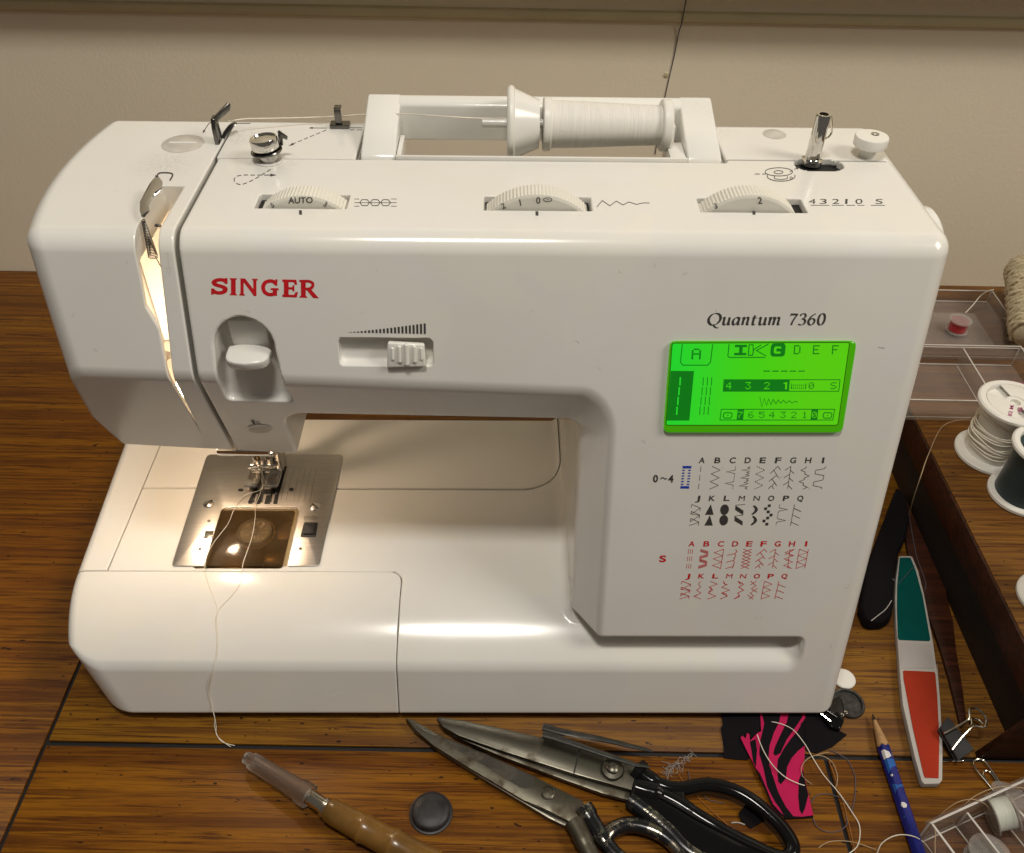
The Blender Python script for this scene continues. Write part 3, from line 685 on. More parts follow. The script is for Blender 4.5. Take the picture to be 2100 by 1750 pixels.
# take-up lever in the slot
hv = lambda a, b, y_: my(*ZV(a, b), y_)
tk = [(290, 140), (340, 135), (375, 180), (372, 240), (300, 280), (262, 340), (240, 400), (248, 465), (215, 455), (198, 400), (200, 310)]
tkp = [np.array([hv(a, b, 92 + (465-b)*.075)[0], 92+(465-b)*.075, hv(a, b, 92+(465-b)*.075)[2]]) for a, b in tk]
put('take_up_lever', orient(prism(tkp, (1.8, 3.5, 1.5), .35)), M.chrome, mc)
put('lever_arm', tube([np.array([-139.5, 99, 262]), np.array([-139, 106, 255]), np.array([-140, 118, 246])], 1.8, 10, flat=.5), M.chrome, mc)
# check spring: a coil in the slot
ca, cb = my(*ZV(188, 560), 86), my(*ZV(288, 915), 80)
pts = []
for i in range(24*10):
    t = i/239.; r_ = .8+1.35*t; g = 2*math.pi*24*t; pts.append(ca+(cb-ca)*t+np.array([r_*math.cos(g), r_*math.sin(g)*.9, 0])+np.array([0, 7, 0]))
put('check_spring', tube(pts, .22, 5), M.dark_chrome, mc)
put('spring_wire', tube([cb+(1, 7, 0), cb+(1.8, 7, -4), cb+(2.6, 7.2, -7)], .25, 5), M.dark_chrome, mc)

# ------------------------------------------------------------------ machine details: front
def nf(z, x=0): return np.array([x, Fy(z), z])
# presser lever tab in its recess
top_ = [(545, 625), (700, 596), (900, 585), (1110, 610), (1240, 645), (1300, 680), (1290, 740), (1245, 830), (1180, 890), (1080, 920), (830, 948), (640, 930), (520, 895), (486, 830), (500, 750)]
tp = [mz(*ZL(a, b), 212.5) for a, b in top_]
put('presser_lever', merge(orient(prism(tp, (0, .8, -5.), 1.1, 3)), box(-110, -92.6, 75.5, 81, 206, 226, .8)), M.handle, mc)
put('lever_rib', tube([(-108.2, 78, 206), (-108.6, 77, 196), (-109.4, 76, 186)], [1.8, 2.6, 3.6], 14), M.white, shell)
# speed slider
kn = [mf(u, v, -1.) for u, v in ((796, 698), (871, 702), (875, 748), (795, 750))]
sl = put('speed_slider', orient(prism(kn, NF*3.4, .9, 3)), M.handle, mc)
gs = []
for (x_, y0, y1, w_) in ((1557, 405, 485, 14), (1600, 392, 502, 20), (1645, 378, 520, 26), (1693, 392, 502, 20), (1736, 405, 485, 14)):
    a, b = mf(*Z4(x_, y0), 2.6), mf(*Z4(x_+4, y1), 2.6); gs.append(tube([a, a+(b-a)*.08, a+(b-a)*.92, b], [.3*w_*.05, w_*.05, w_*.05, .3*w_*.05], 10))
put('grip_rib', merge(*gs), M.handle, sl)
bars = []
for i in range(21):
    x_ = 1292+i*23.; h_ = 4+61*(i/20.)**1.15; yb = 314+8*(i/20.); bars.append((np.array([Z4(*p) for p in ((x_, yb-h_), (x_+13, yb-h_), (x_+14, yb), (x_+1, yb))]), [(0, 1, 2, 3)]))
put('speed_scale', mark(bars, onF), M.ink, shell, angle=0)
# maker's lettering, drawn letter by letter
def penstroke(pts, w): return ribbon(smooth(pts, 6), w)
def R4(x0, y0, x1, y1): return (np.array([(x0, y0), (x1, y0), (x1, y1), (x0, y1)]), [(0, 1, 2, 3)])
def PG(*p): return fill(p)
def serif(cx, y, w=.36, h=.1, up_=1): return PG((cx-w/2, y), (cx+w/2, y), (cx+w/2-.04, y+h*up_*.75), (cx+.1, y+h*up_*1.15), (cx-.1, y+h*up_*1.15), (cx-w/2+.04, y+h*up_*.75))
Sg = [penstroke([(.60, .80), (.50, .88), (.32, .88), (.17, .80), (.14, .68), (.22, .58), (.45, .49), (.58, .39), (.56, .22), (.42, .12), (.24, .12), (.10, .22)], [.16]*0 or .2), PG((.55, .66), (.68, .66), (.68, 1.), (.58, 1.)), PG((.02, 0), (.12, 0), (.16, .36), (.02, .36))]
Ig = [R4(.08, 0, .32, 1), serif(.2, 0, .4), serif(.2, 1, .4, .1, -1)]
Ng = [R4(.08, 0, .24, 1), R4(.74, 0, .90, 1), PG((.02, 1), (.32, 1), (.90, .18), (.90, 0), (.78, 0), (.20, .84)), serif(.16, 0, .32), serif(.82, 1, .32, .1, -1)]
Gg = [penstroke([(.80, .76), (.66, .87), (.46, .89), (.24, .78), (.14, .52), (.22, .25), (.42, .12), (.64, .13), (.80, .22)], .2), R4(.64, .05, .86, .46), PG((.52, .38), (.96, .38), (.93, .49), (.55, .49)), PG((.74, .64), (.88, .64), (.88, 1.), (.78, 1.))]
Eg = [R4(.08, 0, .32, 1), PG((.0, 0), (.74, 0), (.80, .30), (.68, .30), (.60, .14), (.0, .14)), PG((.0, .86), (.58, .86), (.64, .72), (.76, .72), (.72, 1), (.0, 1)), R4(.3, .44, .56, .57), PG((.52, .34), (.62, .34), (.62, .68), (.52, .68))]
Rg = [R4(.08, 0, .32, 1), serif(.2, 0, .42), penstroke([(.1, .93), (.48, .93), (.66, .84), (.68, .70), (.60, .56), (.42, .50), (.2, .50)], .15), PG((.36, .46), (.56, .52), (.92, .08), (1.0, .0), (.72, 0), (.66, .04)), R4(.0, .88, .2, 1)]
brand = []
for gl, x0, x1 in ((Sg, 432, 467), (Ig, 470.5, 486.5), (Ng, 490, 529), (Gg, 534, 572), (Eg, 579, 611), (Rg, 614, 654.5)):
    wmax = max(g[0][:, 0].max() for g in gl)
    for v_, f_ in gl:
        v_ = np.asarray(v_, float)[:, :2]; X = x0+v_[:, 0]/wmax*(x1-x0); Y = 604.2+(X-432)*.034-v_[:, 1]*34.5*(1+.06*(X-432)/220); brand.append((np.stack([X+.04*(604-Y)*0, Y], -1), f_))
put('brand_lettering', mark(brand, onF), M.red, shell, angle=0)
def nib(pts, thick, thin, ang=.55, k=7, closed=False):
    p = smooth(pts, k, closed); d = np.gradient(p, axis=0); t = np.arctan2(d[:, 1], d[:, 0]); return ribbon(p, thin+(thick-thin)*np.abs(np.sin(t-ang))**1.2, closed)
A_, B_ = .19, .055
mod = {
 'Q': (.92, [nib([(.46, 1.), (.22, .9), (.06, .6), (.08, .28), (.28, .02), (.46, 0), (.70, .12), (.86, .42), (.84, .74), (.68, .95)], A_, B_, .35, 6, True), nib([(.42, .05), (.55, -.12), (.70, -.24), (.86, -.24)], .15, .06, .2)]),
 'u': (.60, [nib([(.0, .60), (.09, .65), (.13, .58), (.12, .2), (.16, .05), (.28, .03), (.42, .16), (.46, .3)], A_, B_), nib([(.49, .67), (.48, .12), (.53, .03), (.60, .07)], A_, B_)]),
 'a': (.58, [nib([(.46, .56), (.34, .65), (.18, .58), (.07, .34), (.12, .08), (.24, .03), (.38, .18), (.46, .4)], A_, B_), nib([(.49, .67), (.46, .12), (.51, .03), (.58, .07)], A_, B_)]),
 'n': (.60, [nib([(.0, .60), (.09, .65), (.12, .58), (.10, .0)], A_, B_), nib([(.11, .36), (.22, .58), (.36, .65), (.44, .56), (.42, .12), (.47, .03), (.56, .07)], A_, B_)]),
 't': (.38, [nib([(.18, .84), (.13, .5), (.12, .12), (.19, .02), (.32, .08)], A_, B_), R4(.0, .58, .36, .65)]),
 'm': (.92, [nib([(.0, .60), (.09, .65), (.12, .58), (.10, .0)], A_, B_), nib([(.11, .36), (.22, .58), (.34, .65), (.42, .56), (.40, .0)], A_, B_), nib([(.41, .36), (.52, .58), (.66, .65), (.74, .56), (.72, .12), (.77, .03), (.86, .07)], A_, B_)]),
 ' ': (.34, []),
 '7': (.56, [PG((.05, .84), (.50, .84), (.56, 1.), (.06, 1.)), nib([(.53, .95), (.38, .6), (.27, .3), (.22, .0)], .15, .07), R4(.03, .76, .08, 1.)]),
 '3': (.56, [nib([(.07, .80), (.18, .96), (.36, .97), (.46, .82), (.40, .62), (.22, .53)], .15, .06, .3), nib([(.22, .54), (.42, .48), (.50, .30), (.42, .08), (.22, .01), (.05, .08)], .16, .06, .3)]),
 '6': (.58, [nib([(.50, .98), (.28, .82), (.12, .55), (.07, .28), (.16, .05), (.30, .0)], .16, .05, .3), nib([(.12, .42), (.28, .56), (.44, .50), (.50, .32), (.43, .10), (.28, .0)], .15, .05, .3)]),
 '0': (.58, [nib([(.29, 1.), (.13, .85), (.06, .5), (.12, .14), (.28, 0), (.44, .14), (.51, .5), (.45, .86)], .16, .04, .2, 6, True)])}
word = 'Quantum 7360'; tw = sum(mod[c_][0]+.1 for c_ in word); x_ = 0.; mdl = []
for c_ in word:
    for v_, f_ in mod[c_][1]:
        v_ = np.asarray(v_, float)[:, :2]; X = (v_[:, 0]+x_)/tw*886+645+v_[:, 1]*17-4; Y = 215-v_[:, 1]*86
        mdl.append((np.stack(Z6(X, Y), -1), f_))
    x_ += mod[c_][0]+.1
put('model_lettering', mark(mdl, onF), M.ink, shell, angle=0)
put('scuff', mark([ribbon([Z6(1915, 380), Z6(1940, 384), Z6(1966, 388)], [1.5, 2.2, 1.5])], onF), M.foam, shell, angle=0)

# lit display
def rounded(poly, r, k=5):
    p = np.asarray(poly, float); n = len(p); out = []
    for i in range(n):
        a, b, c_ = p[i-1], p[i], p[(i+1) % n]; d1 = (a-b)/np.linalg.norm(a-b); d2 = (c_-b)/np.linalg.norm(c_-b)
        for t in np.linspace(0, 1, k): out.append((b+d1*r)*(1-t)**2+2*b*t*(1-t)+(b+d2*r)*t*t)
    return np.array(out)
ow = rounded([(362, 327), (1748, 325), (1640, 1004), (312, 1004)], 46); iw = rounded([(385, 352), (1700, 347), (1612, 958), (338, 958)], 16, 4)
scr = put('display_window', bevelled(orient(prism([mf(*Z6(a, b), -.5) for a, b in ow], NF*2.6)), 1.2, 4), M.lcd_edge, mc)
put('display_panel', orient(prism([mf(*Z6(a, b), 2.12) for a, b in iw], NF*.06)), M.lcd, scr, angle=0)
put('display_rim', lift(ribbon([Z6(a, b) for a, b in rounded([(383, 350), (1703, 345), (1615, 961), (336, 961)], 16, 4)], 1.6, True), lambda a, b: mf(a, b, 2.2)), plain('display_rim_green', (.02, .12, 0.), .3), scr, angle=0)
F5 = {'A': '0E11111F111111', 'D': '1E11111111111E', 'E': '1F10101E10101F', 'F': '1F10101E101010', 'C': '0E11101010110E', '0': '0E11131519110E', '1': '040C040404040E', '2': '0E11010204081F', '3': '1F02040201110E',
      '4': '02060A121F0202', '5': '1F101E0101110E', '6': '0608101E11110E', '7': '1F010204080808', 'S': '0F10100E01011E'}
dots = []
def pix(ch, x, y, w_, h_, inv=False, sh=-.06):
    rows = [int(F5[ch][2*i:2*i+2], 16) for i in range(7)]; a, b = w_/5, h_/7; dots_ = []
    for r in range(7):
        for c_ in range(5):
            if bool(rows[r] >> (4-c_) & 1) != inv: dots_.append(R4(*[0]*4) if 0 else cell(x+c_*a+(r*b)*sh, y+r*b, a*.93, b*.93))
    return dots_
def cell(x, y, w_, h_, sh=-.06): return (np.array([Z6(x, y), Z6(x+w_, y), Z6(x+w_+h_*sh, y+h_), Z6(x+h_*sh, y+h_)]), [(0, 1, 2, 3)])
L = lambda pts, w_=7, cl=False: ribbon([Z6(*p) for p in pts], w_*.27557, cl)
dots += [L([(458, 358), (444, 490), (462, 514), (648, 514), (668, 490), (684, 358)], 7)]; dots += pix('A', 530, 390, 70, 82)
dots += [L([(806, 356), (797, 445), (806, 456), (1075, 456)], 7), L([(1100, 356), (1010, 405), (1082, 446)], 7), L([(955, 362), (950, 440), (980, 440), (990, 400)], 8), L([(955, 362), (985, 362), (985, 400), (1020, 380), (1045, 362)], 7)]
dots += [cell(850, 362, 90, 18), cell(845, 422, 90, 18), cell(882, 380, 26, 42)]
oc = [Z6(*p) for p in rounded([(1130, 352), (1215, 350), (1228, 370), (1220, 440), (1200, 450), (1125, 450), (1112, 430), (1118, 370)], 8, 3)]
cw = [Z6(*p) for p in ((1195, 385), (1190, 375), (1150, 375), (1140, 390), (1138, 420), (1150, 428), (1185, 428), (1192, 415), (1175, 412), (1160, 414), (1156, 400), (1160, 390), (1178, 388), (1190, 392))]
dots += [fill(oc)]; lit = [fill(cw)]
dots += pix('D', 1290, 365, 50, 68)+pix('E', 1432, 365, 50, 68)+pix('F', 1574, 365, 50, 68)
for k in range(5): dots.append(cell(1062+k*65, 554, 48, 8, 0))
dots.append(fill([Z6(*p) for p in ((372, 556), (545, 558), (510, 926), (342, 926))]))
for k in range(4): lit.append(cell(438-k*8, 603+k*73, 11, 62))
for j, x0 in enumerate((612, 643, 674)):
    for k in range(4): dots.append(cell(x0-k*8, 605+k*72, 6, 62))
dots += [L([(768, 622), (1632, 622), (1622, 708), (762, 708)], 6, True), fill([Z6(*p) for p in ((772, 625), (1258, 625), (1252, 705), (765, 705))])]
for ch, x0 in (('4', 785), ('3', 928), ('2', 1068)): lit += pix(ch, x0, 640, 42, 54)
lit += [cell(1225, 640, 14, 54), cell(1212, 645, 14, 9)]
for k in range(8): dots.append(cell(1270+k*15, 650+(0 if k in (0, 7) else 8), 6, 40 if k in (0, 7) else 12)); dots.append(cell(1266+k*15, 678, 6, 12))
dots += pix('0', 1400, 642, 40, 50)+pix('S', 1562, 642, 46, 50)
dots += [L([(1035, 750), (1050, 825), (1068, 762), (1085, 812), (1100, 765), (1118, 808), (1135, 768), (1155, 802), (1172, 772), (1190, 798), (1210, 775), (1230, 796), (1255, 778), (1275, 795), (1300, 783), (1318, 790)], 5)]
dots += [L([(748, 842), (1592, 842), (1578, 922), (738, 922)], 6, True), fill([Z6(*p) for p in ((870, 845), (918, 845), (910, 920), (862, 920))]), fill([Z6(*p) for p in ((1420, 845), (1470, 845), (1462, 920), (1412, 920))])]
lit += pix('7', 872, 860, 36, 46)+pix('0', 1424, 860, 36, 46)
for ch, x0 in (('6', 950), ('5', 1030), ('4', 1106), ('3', 1188), ('2', 1268), ('1', 1350)): dots += pix(ch, x0, 860, 42, 48)
for x0 in (765, 1508): dots += [L([(x0+8, 868), (x0+55, 868), (x0+64, 878), (x0+60, 900), (x0+50, 908), (x0+6, 908), (x0-2, 898), (x0, 878)], 7, True), cell(x0+28, 884, 8, 8)]
put('display_marks', mark(dots, lambda a, b, o: mf(a, b, o+2.2)), M.lcd_dot, scr, angle=0)
for nm_, pr_ in (('lit_letter', lit[:1]), ('lit_dash_line', lit[1:5]), ('lit_figures', lit[5:])): put(nm_, mark(pr_, lambda a, b, o: mf(a, b, o+2.34)), M.lcd, scr, angle=0)

# stitch chart
def col_axis(xt, yt, xb, yb):
    return lambda a, b: Z7(xt+(xb-xt)*b+a, yt+(yb-yt)*b)
def zz(n, a0, a1, s=0, b0=0., b1=1.): return [((a0 if (i+s) % 2 == 0 else a1), b0+(b1-b0)*i/n) for i in range(n+1)]
LW = 1.05
grey, redp, bluep = [], [], []
def st(lst, x, y0, y1, dx, polys, fills=(), w_=LW, dash=()):
    f = col_axis(x, y0, x+dx, y1)
    for p in polys: lst.append(ribbon([f(*q) for q in p], w_))
    for p in fills: lst.append(fill([f(*q) for q in p]))
    for p in dash: lst.extend(dashes([f(*q) for q in p], w_, 3., 1.5) if len(p) == 2 else [g_ for i in range(len(p)-1) for g_ in dashes([f(*p[i]), f(*p[i+1])], w_, 3., 1.5)])
def feather(n, sgn=1): return [[(30*((-1)**(i+1))*.5, 0.98-i/(n+1.)) for i in range(n+1)]]+[[(30*((-1)**i)*.5, 1.05-i/(n+1.)-.14), (30*((-1)**(i+1))*.5, .98-i/(n+1.))] for i in range(n)]
y0, y1 = 240, 430
st(grey, 664, y0, y1, -22, [], dash=()); 
for b0 in (0, .38, .76): st(grey, 664, y0, y1, -22, [[(0, b0), (0, b0+.24)]])
st(grey, 755, y0, y1, -22, [zz(6, 0, 70)])
st(grey, 950, y0, y1, -24, [[(0, .17), (-70, .24), (0, .31)], [(0, .67), (-70, .74), (0, .82)]], dash=[[(0, 0), (0, .17)], [(0, .33), (0, .66)], [(0, .83), (0, 1)]])
jag = [(0, 0), (-20, .06), (0, .1), (-70, .17), (0, .2), (-25, .26), (0, .3), (-30, .36), (0, .4), (-25, .45), (-70, .51), (0, .54), (-20, .6), (0, .63), (-35, .7), (0, .74), (-25, .79), (-70, .85), (0, .89), (-20, .94), (0, 1)]
st(grey, 1073, y0, y1, -26, [jag])
st(grey, 1125, y0, y1, -24, [], dash=[zz(6, 0, 70)])
def herring(lst, x, y0, y1, dx):
    st(lst, x, y0, y1, dx, [[(0, 0), (-55, .32)], [(0, 0), (28, .16)], [(-28, .17), (22, .5)], [(5, .38), (-52, .66)], [(-28, .56), (22, .85)], [(4, .7), (-45, .98)], [(-20, .84), (0, .99)]])
def feath2(lst, x, y0, y1, dx):
    st(lst, x, y0, y1, dx, [[(0, 0), (0, .98)], [(0, 0), (-45, .17)], [(0, .17), (36, .32)], [(0, .34), (-45, .5)], [(0, .5), (36, .66)], [(0, .67), (-42, .82)], [(0, .82), (36, 1)]])
herring(grey, 1300, y0, y1, -36); feath2(grey, 1408, y0, y1, -28)
st(grey, 1535, y0, y1, -30, [[(0, 0), (-2, .08), (-40, .17), (0, .25), (-5, .33), (35, .42), (0, .5), (2, .57), (-40, .67), (0, .74), (-4, .82), (34, .91), (0, 1)]])
st(grey, 1695, y0, y1, -36, [[(0, 0), (-4, .1), (-76, .17), (-76, .33), (0, .4), (0, .57), (-6, .6), (-74, .68), (-74, .84), (0, .92), (0, .99)]])
for k, ch in enumerate('ABCDEFGHI'): grey.append(text_px(ch, *Z7([668, 797, 922, 1047, 1171, 1298, 1422, 1547, 1670][k], 213), 48*.248, w=(50 if ch != 'I' else 18)*.248, shear=.18, bold=(.0 if ch in 'MN' else .018), centre=True))
for k, ch in enumerate('JKLMNOPQ'): grey.append(text_px(ch, *Z7([634, 752, 874, 998, 1121, 1241, 1364, 1482][k], 525), 44*.248, w=(50 if ch != 'J' else 38)*.248, shear=.18, bold=(.0 if ch in 'MN' else .018), centre=True))
grey.append(text_px('0', *Z7(266, 370), 60*.248, bold=.03, shear=.05)); grey.append(text_px('4', *Z7(392, 372), 60*.248, bold=.03, shear=.05))
grey.append(penstroke([Z7(*p) for p in ((328, 347), (340, 336), (356, 338), (366, 346), (382, 340))], 2.3))
y0, y1 = 555, 730
def jst(lst, x, y0, y1, dx): st(lst, x, y0, y1, dx, [[(0, 0), (72, .17), (0, .46), (72, .52), (0, .82)], [(0, 0), (-4, .15)], [(72, .17), (72, .32)], [(0, .33), (72, .5)], [(0, .33), (-2, .48)], [(72, .5), (70, .66)], [(0, .66), (72, .84)], [(0, .66), (-2, .8)], [(72, .84), (-8, 1)], [(72, .84), (68, 1)]])
jst(grey, 588, y0, y1, -15)
st(grey, 745, y0, y1, -10, [], [[(0, 0), (28, .49), (-44, .49)], [(-2, .51), (26, 1), (-44, 1)]])
st(grey, 862, y0, y1, -14, [], [[(36*math.cos(t), .25+.25*math.sin(t)) for t in np.linspace(0, 6.28, 18, endpoint=False)], [(36*math.cos(t), .75+.25*math.sin(t)) for t in np.linspace(0, 6.28, 18, endpoint=False)]])
st(grey, 950, y0, y1, -15, [[(0, .04), (78, 0)], [(70, .5), (-2, .56)]], [[(0, .05), (70, .3), (70, .5), (0, .26)], [(0, .56), (70, .8), (72, 1), (2, .78)]])
cres = [(40*math.sin(t)+0, .0+.5*t/math.pi) for t in np.linspace(.25, math.pi, 12)]; cri = [(-12+26*math.sin(t), .04+.42*t/math.pi) for t in np.linspace(math.pi, .25, 12)]
st(grey, 1098, y0, y1, -14, [], [[(a+0, b) for a, b in cres]+cri, [(a, b+.5) for a, b in cres]+[(a, b+.5) for a, b in cri]])
sq = lambda a, b: [(a, b), (a+24, b), (a+23, b+.125), (a-1, b+.125)]
st(grey, 1220, y0, y1, -16, [], [sq(-2, 0), sq(-30, .14), sq(-6, .29), sq(20, .44), sq(-6, .58), sq(-34, .72), sq(-8, .87)])
st(grey, 1316, y0, y1, -32, [[(0, .16), (70, .24), (0, .32)], [(0, .67), (72, .76), (0, .84)]], dash=[[(0, 0), (0, .15)], [(0, .34), (0, .66)], [(0, .85), (0, 1)]])
def qst(lst, x, y0, y1, dx): st(lst, x, y0, y1, dx, [[(0, 0), (0, 1)], [(0, .18), (66, .34)], [(0, .5), (66, .66)], [(0, .84), (68, 1)]])
qst(grey, 1438, y0, y1, -34)
y0, y1 = 925, 1085
for b0 in (0, .38, .76):
    for a0 in (0, 17, 34): st(redp, 562+a0, y0, y1, -18, [[(0, b0), (0, b0+.24)]], w_=.95)
for k in range(4):
    for j in range(4): st(redp, 660, y0, y1, -20, [[(0 if k % 2 == 0 else 68, k*.25+j*.04), (68 if k % 2 == 0 else 0, k*.25+.13+j*.04)]], w_=.8)
st(redp, 852, y0, y1, -26, [[(0, 0), (-74, .18), (0, .34), (-74, .5), (0, .66), (-72, .84), (0, 1), (0, 0)]])
st(redp, 950, y0, y1, -24, [[(0, 0), (14, .12), (0, .23), (-62, .32)], [(0, .23), (10, .36), (-4, .46), (6, .5), (-4, .58), (-60, .68)], [(-4, .56), (8, .7), (-2, .8), (6, .84), (0, .9), (-60, 1)], [(0, .9), (-6, 1)]])
st(redp, 1050, y0, y1, -24, [zz(6, -34, 34), zz(6, 34, -34)])
herring(redp, 1188, y0, y1, -34); feath2(redp, 1282, y0, y1, -28)
st(redp, 1400, y0, y1, -20, [zz(6, -38, 36, 1), [(0, 0), (0, 1)], [(36, 0), (0, .16), (-36, .3)], [(0, .3), (36, .35)], [(0, .5), (-20, .6)], [(0, .84), (18, 1)]])
st(redp, 1478, y0, y1, -30, [[(0, 0), (0, 1)], [(74, 0), (74, 1)], zz(6, 0, 74)])
for k, ch in enumerate('ABCDEFGHI'): redp.append(text_px(ch, *Z7([584, 706, 825, 943, 1060, 1178, 1295, 1413, 1530][k], 902), 44*.248, w=(50 if ch != 'I' else 18)*.248, shear=.18, bold=(.0 if ch in 'MN' else .02), centre=True))
for k, ch in enumerate('JKLMNOPQ'): redp.append(text_px(ch, *Z7([552, 664, 780, 895, 1010, 1123, 1237, 1351][k], 1166), 38*.248, w=(50 if ch != 'J' else 38)*.248, shear=.2, bold=(.0 if ch in 'MN' else .02), centre=True))
redp.append(text_px('S', *Z7(318, 1030), 54*.248, w=56*.248, shear=.06, bold=.03))
y0, y1 = 1190, 1338
jst(redp, 508, y0, y1, -15)
st(redp, 660, y0, y1, -6, [[(0, 0), (-16, .17), (4, .33), (-30, .5), (8, .66), (-52, .84), (8, 1)], [(-52, .84), (-20, .78)]])
st(redp, 740, y0, y1, -24, [[(0, 0), (62, .16), (0, .33), (32, .5), (0, .66), (66, .84), (0, 1)], [(2, .34), (24, .42), (2, .6)]], w_=1.2)
st(redp, 850, y0, y1, -24, [[(0, 0), (10, .15), (34, .18), (-6, .34), (62, .5), (0, .66), (50, .84), (-4, 1)], [(0, 0), (20, .2)], [(4, .64), (40, .72), (50, .84)]], w_=1.2)
st(redp, 968, y0, y1, -24, [[(0, 0), (40, .12), (52, .18), (16, .33), (60, .5), (16, .66), (36, .84), (-8, 1)], [(0, 0), (30, .18)], [(-8, 1), (30, .82)]], w_=1.3)
st(redp, 1095, y0, y1, -20, [[(-20, 0), (28, .25), (-6, .42), (46, .62)], [(28, 0), (-20, .22)], [(44, .4), (-10, .66), (20, .82), (-14, 1)], [(-32, .76), (20, 1)]])
st(redp, 1190, y0, y1, -30, [[(0, 0), (0, 1)], zz(6, 0, 66)])
qst(redp, 1308, y0, y1, -34)
for p in (((512, 237), (585, 237), (583, 258), (510, 258)), ((494, 404), (567, 404), (565, 425), (492, 425))): bluep.append(fill([Z7(*q) for q in p]))
for k in range(6):
    yy = 269+k*23; xx = 509-k*2.4; bluep += [fill([Z7(*q) for q in ((xx, yy), (xx+21, yy), (xx+20, yy+10), (xx-1, yy+10))]), fill([Z7(*q) for q in ((xx+50, yy), (xx+71, yy), (xx+70, yy+10), (xx+49, yy+10))])]
put('stitch_chart', mark(grey, onF), M.ink, shell, angle=0)
put('stretch_stitch_chart', mark(redp, onF), M.red, shell, angle=0)
put('buttonhole_symbol', mark(bluep, onF), M.blue, shell, angle=0)

# ------------------------------------------------------------------ needle plate and everything round the needle
PZ = 57.
zp = lambda a, b, z=PZ: mz(*Z8(a, b), z)
outl = rounded([(22, 1640), (362, 575), (1662, 575), (1432, 1640)], 40, 4)
win = [(1130, 1640), (1245, 1115), (1225, 1080), (540, 1080), (497, 1110), (335, 1640)]
# bridge plate round the open window: outline walked clockwise with the window as a bay at the front edge
def insert_bay(o, b):
    i = int(np.argmin([abs(q[0]-22)+abs(q[1]-1640) for q in o])); o = [tuple(q) for q in o]
    k = [j for j in range(len(o)) if o[j][1] > 1560]; left = [j for j in k if o[j][0] < 400]; right = [j for j in k if o[j][0] > 1000]
    seq = o[left[-1]+1:right[0]] ; return [o[j] for j in left]+seq+[o[j] for j in right]+b
pl = insert_bay(outl, win)
plate = put('needle_plate', bevelled(orient(prism([zp(a, b, 56.05) for a, b in pl], (0, 0, .95))), .28, 2), M.plate, mc)
def flat_on(polys, mat, name, parent, z=PZ): return put(name, mark(polys, lambda a, b, o: mz(a, b, z+o)), mat, parent, angle=0)
W8 = lambda *q: [Z8(*p) for p in q]
feed = [fill(W8((790, 945), (830, 945), (790, 1040), (755, 1040), (750, 1020))), fill(W8((850, 945), (890, 945), (868, 1042), (820, 1042))), fill(W8((925, 960), (975, 955), (960, 1042), (905, 1042))), fill(W8((1010, 950), (1050, 930), (1030, 1042), (990, 1040))),
        fill(W8((1088, 680), (1122, 680), (1050, 940), (1015, 940))), fill(W8(*ell(1165, 902, 24, 17, 16))), fill(W8(*ell(682, 908, 27, 15, 16))), fill(W8((800, 900), (1020, 900), (1010, 945), (790, 945)))]
for h_ in feed: flat_on([h_], M.black, 'feed_slot', plate)
holes = [fill(W8(*ell(x, y, 17, 14, 14))) for x, y in ((378, 1203), (293, 1470), (1250, 1467))]
hm_ = plain('plate_hole', (.12, .10, .08), .5)
for h_ in holes: flat_on([h_], hm_, 'plate_hole', plate)
flat_on([ribbon(W8((a, 690), (b, 1005+i*4)), .5) for i, (a, b) in enumerate(((1140, 1065), (1190, 1110), (1243, 1185), (1300, 1232), (1355, 1282), (1408, 1338)))]+[ribbon(W8((1292, 1165), (1375, 1165), (1375, 1157), (1410, 1176), (1375, 1192), (1375, 1184), (1292, 1186)), .4, True)], M.dark_chrome, 'guide_line', plate)
fd = []
for x0, x1 in ((833, 800), (905, 880), (985, 965)): fd.append(orient(prism([zp(x0-8, 870, 57.1), zp(x0+10, 870, 57.1), zp(x1+10, 1025, 57.1), zp(x1-6, 1025, 57.1)], (0, 0, .35))))
put('feed_dog', merge(*fd), M.dark_chrome, plate)
for a, b, rot in ((376, 1042, .9), (1392, 1073, -.8)):
    c = zp(a, b); put('plate_screw', lathe([(3.35, -.1), (3.3, .7), (2.6, 1.2), (.01, 1.45)], c, n=32), M.foot, plate)
    d = np.array([math.cos(rot), math.sin(rot), 0]); n_ = np.array([-d[1], d[0], 0])
    put('screw_slot', orient(prism([c+d*3-n_*.35+(0, 0, .9), c+d*3+n_*.35+(0, 0, .9), c-d*3+n_*.35+(0, 0, .9), c-d*3-n_*.35+(0, 0, .9)], (0, 0, .58))), M.dark_chrome, plate)
kb = rounded([(1285, 1218), (1420, 1218), (1398, 1358), (1250, 1358)], 14, 3)
put('cover_release', merge(orient(prism([zp(a, b, 57.02) for a, b in kb], (0, 0, .25), .1)), orient(prism([zp(a, b, 57.2) for a, b in rounded([(1300, 1235), (1398, 1235), (1380, 1335), (1275, 1335)], 12, 3)], (0, 0, 1.2), .4))), M.matteblack, mc)
put('catch_tab', orient(prism([zp(a, b, 57.02) for a, b in ((345, 1300), (425, 1300), (405, 1372), (328, 1372))], (0, 0, .3), .1)), M.bright, plate)
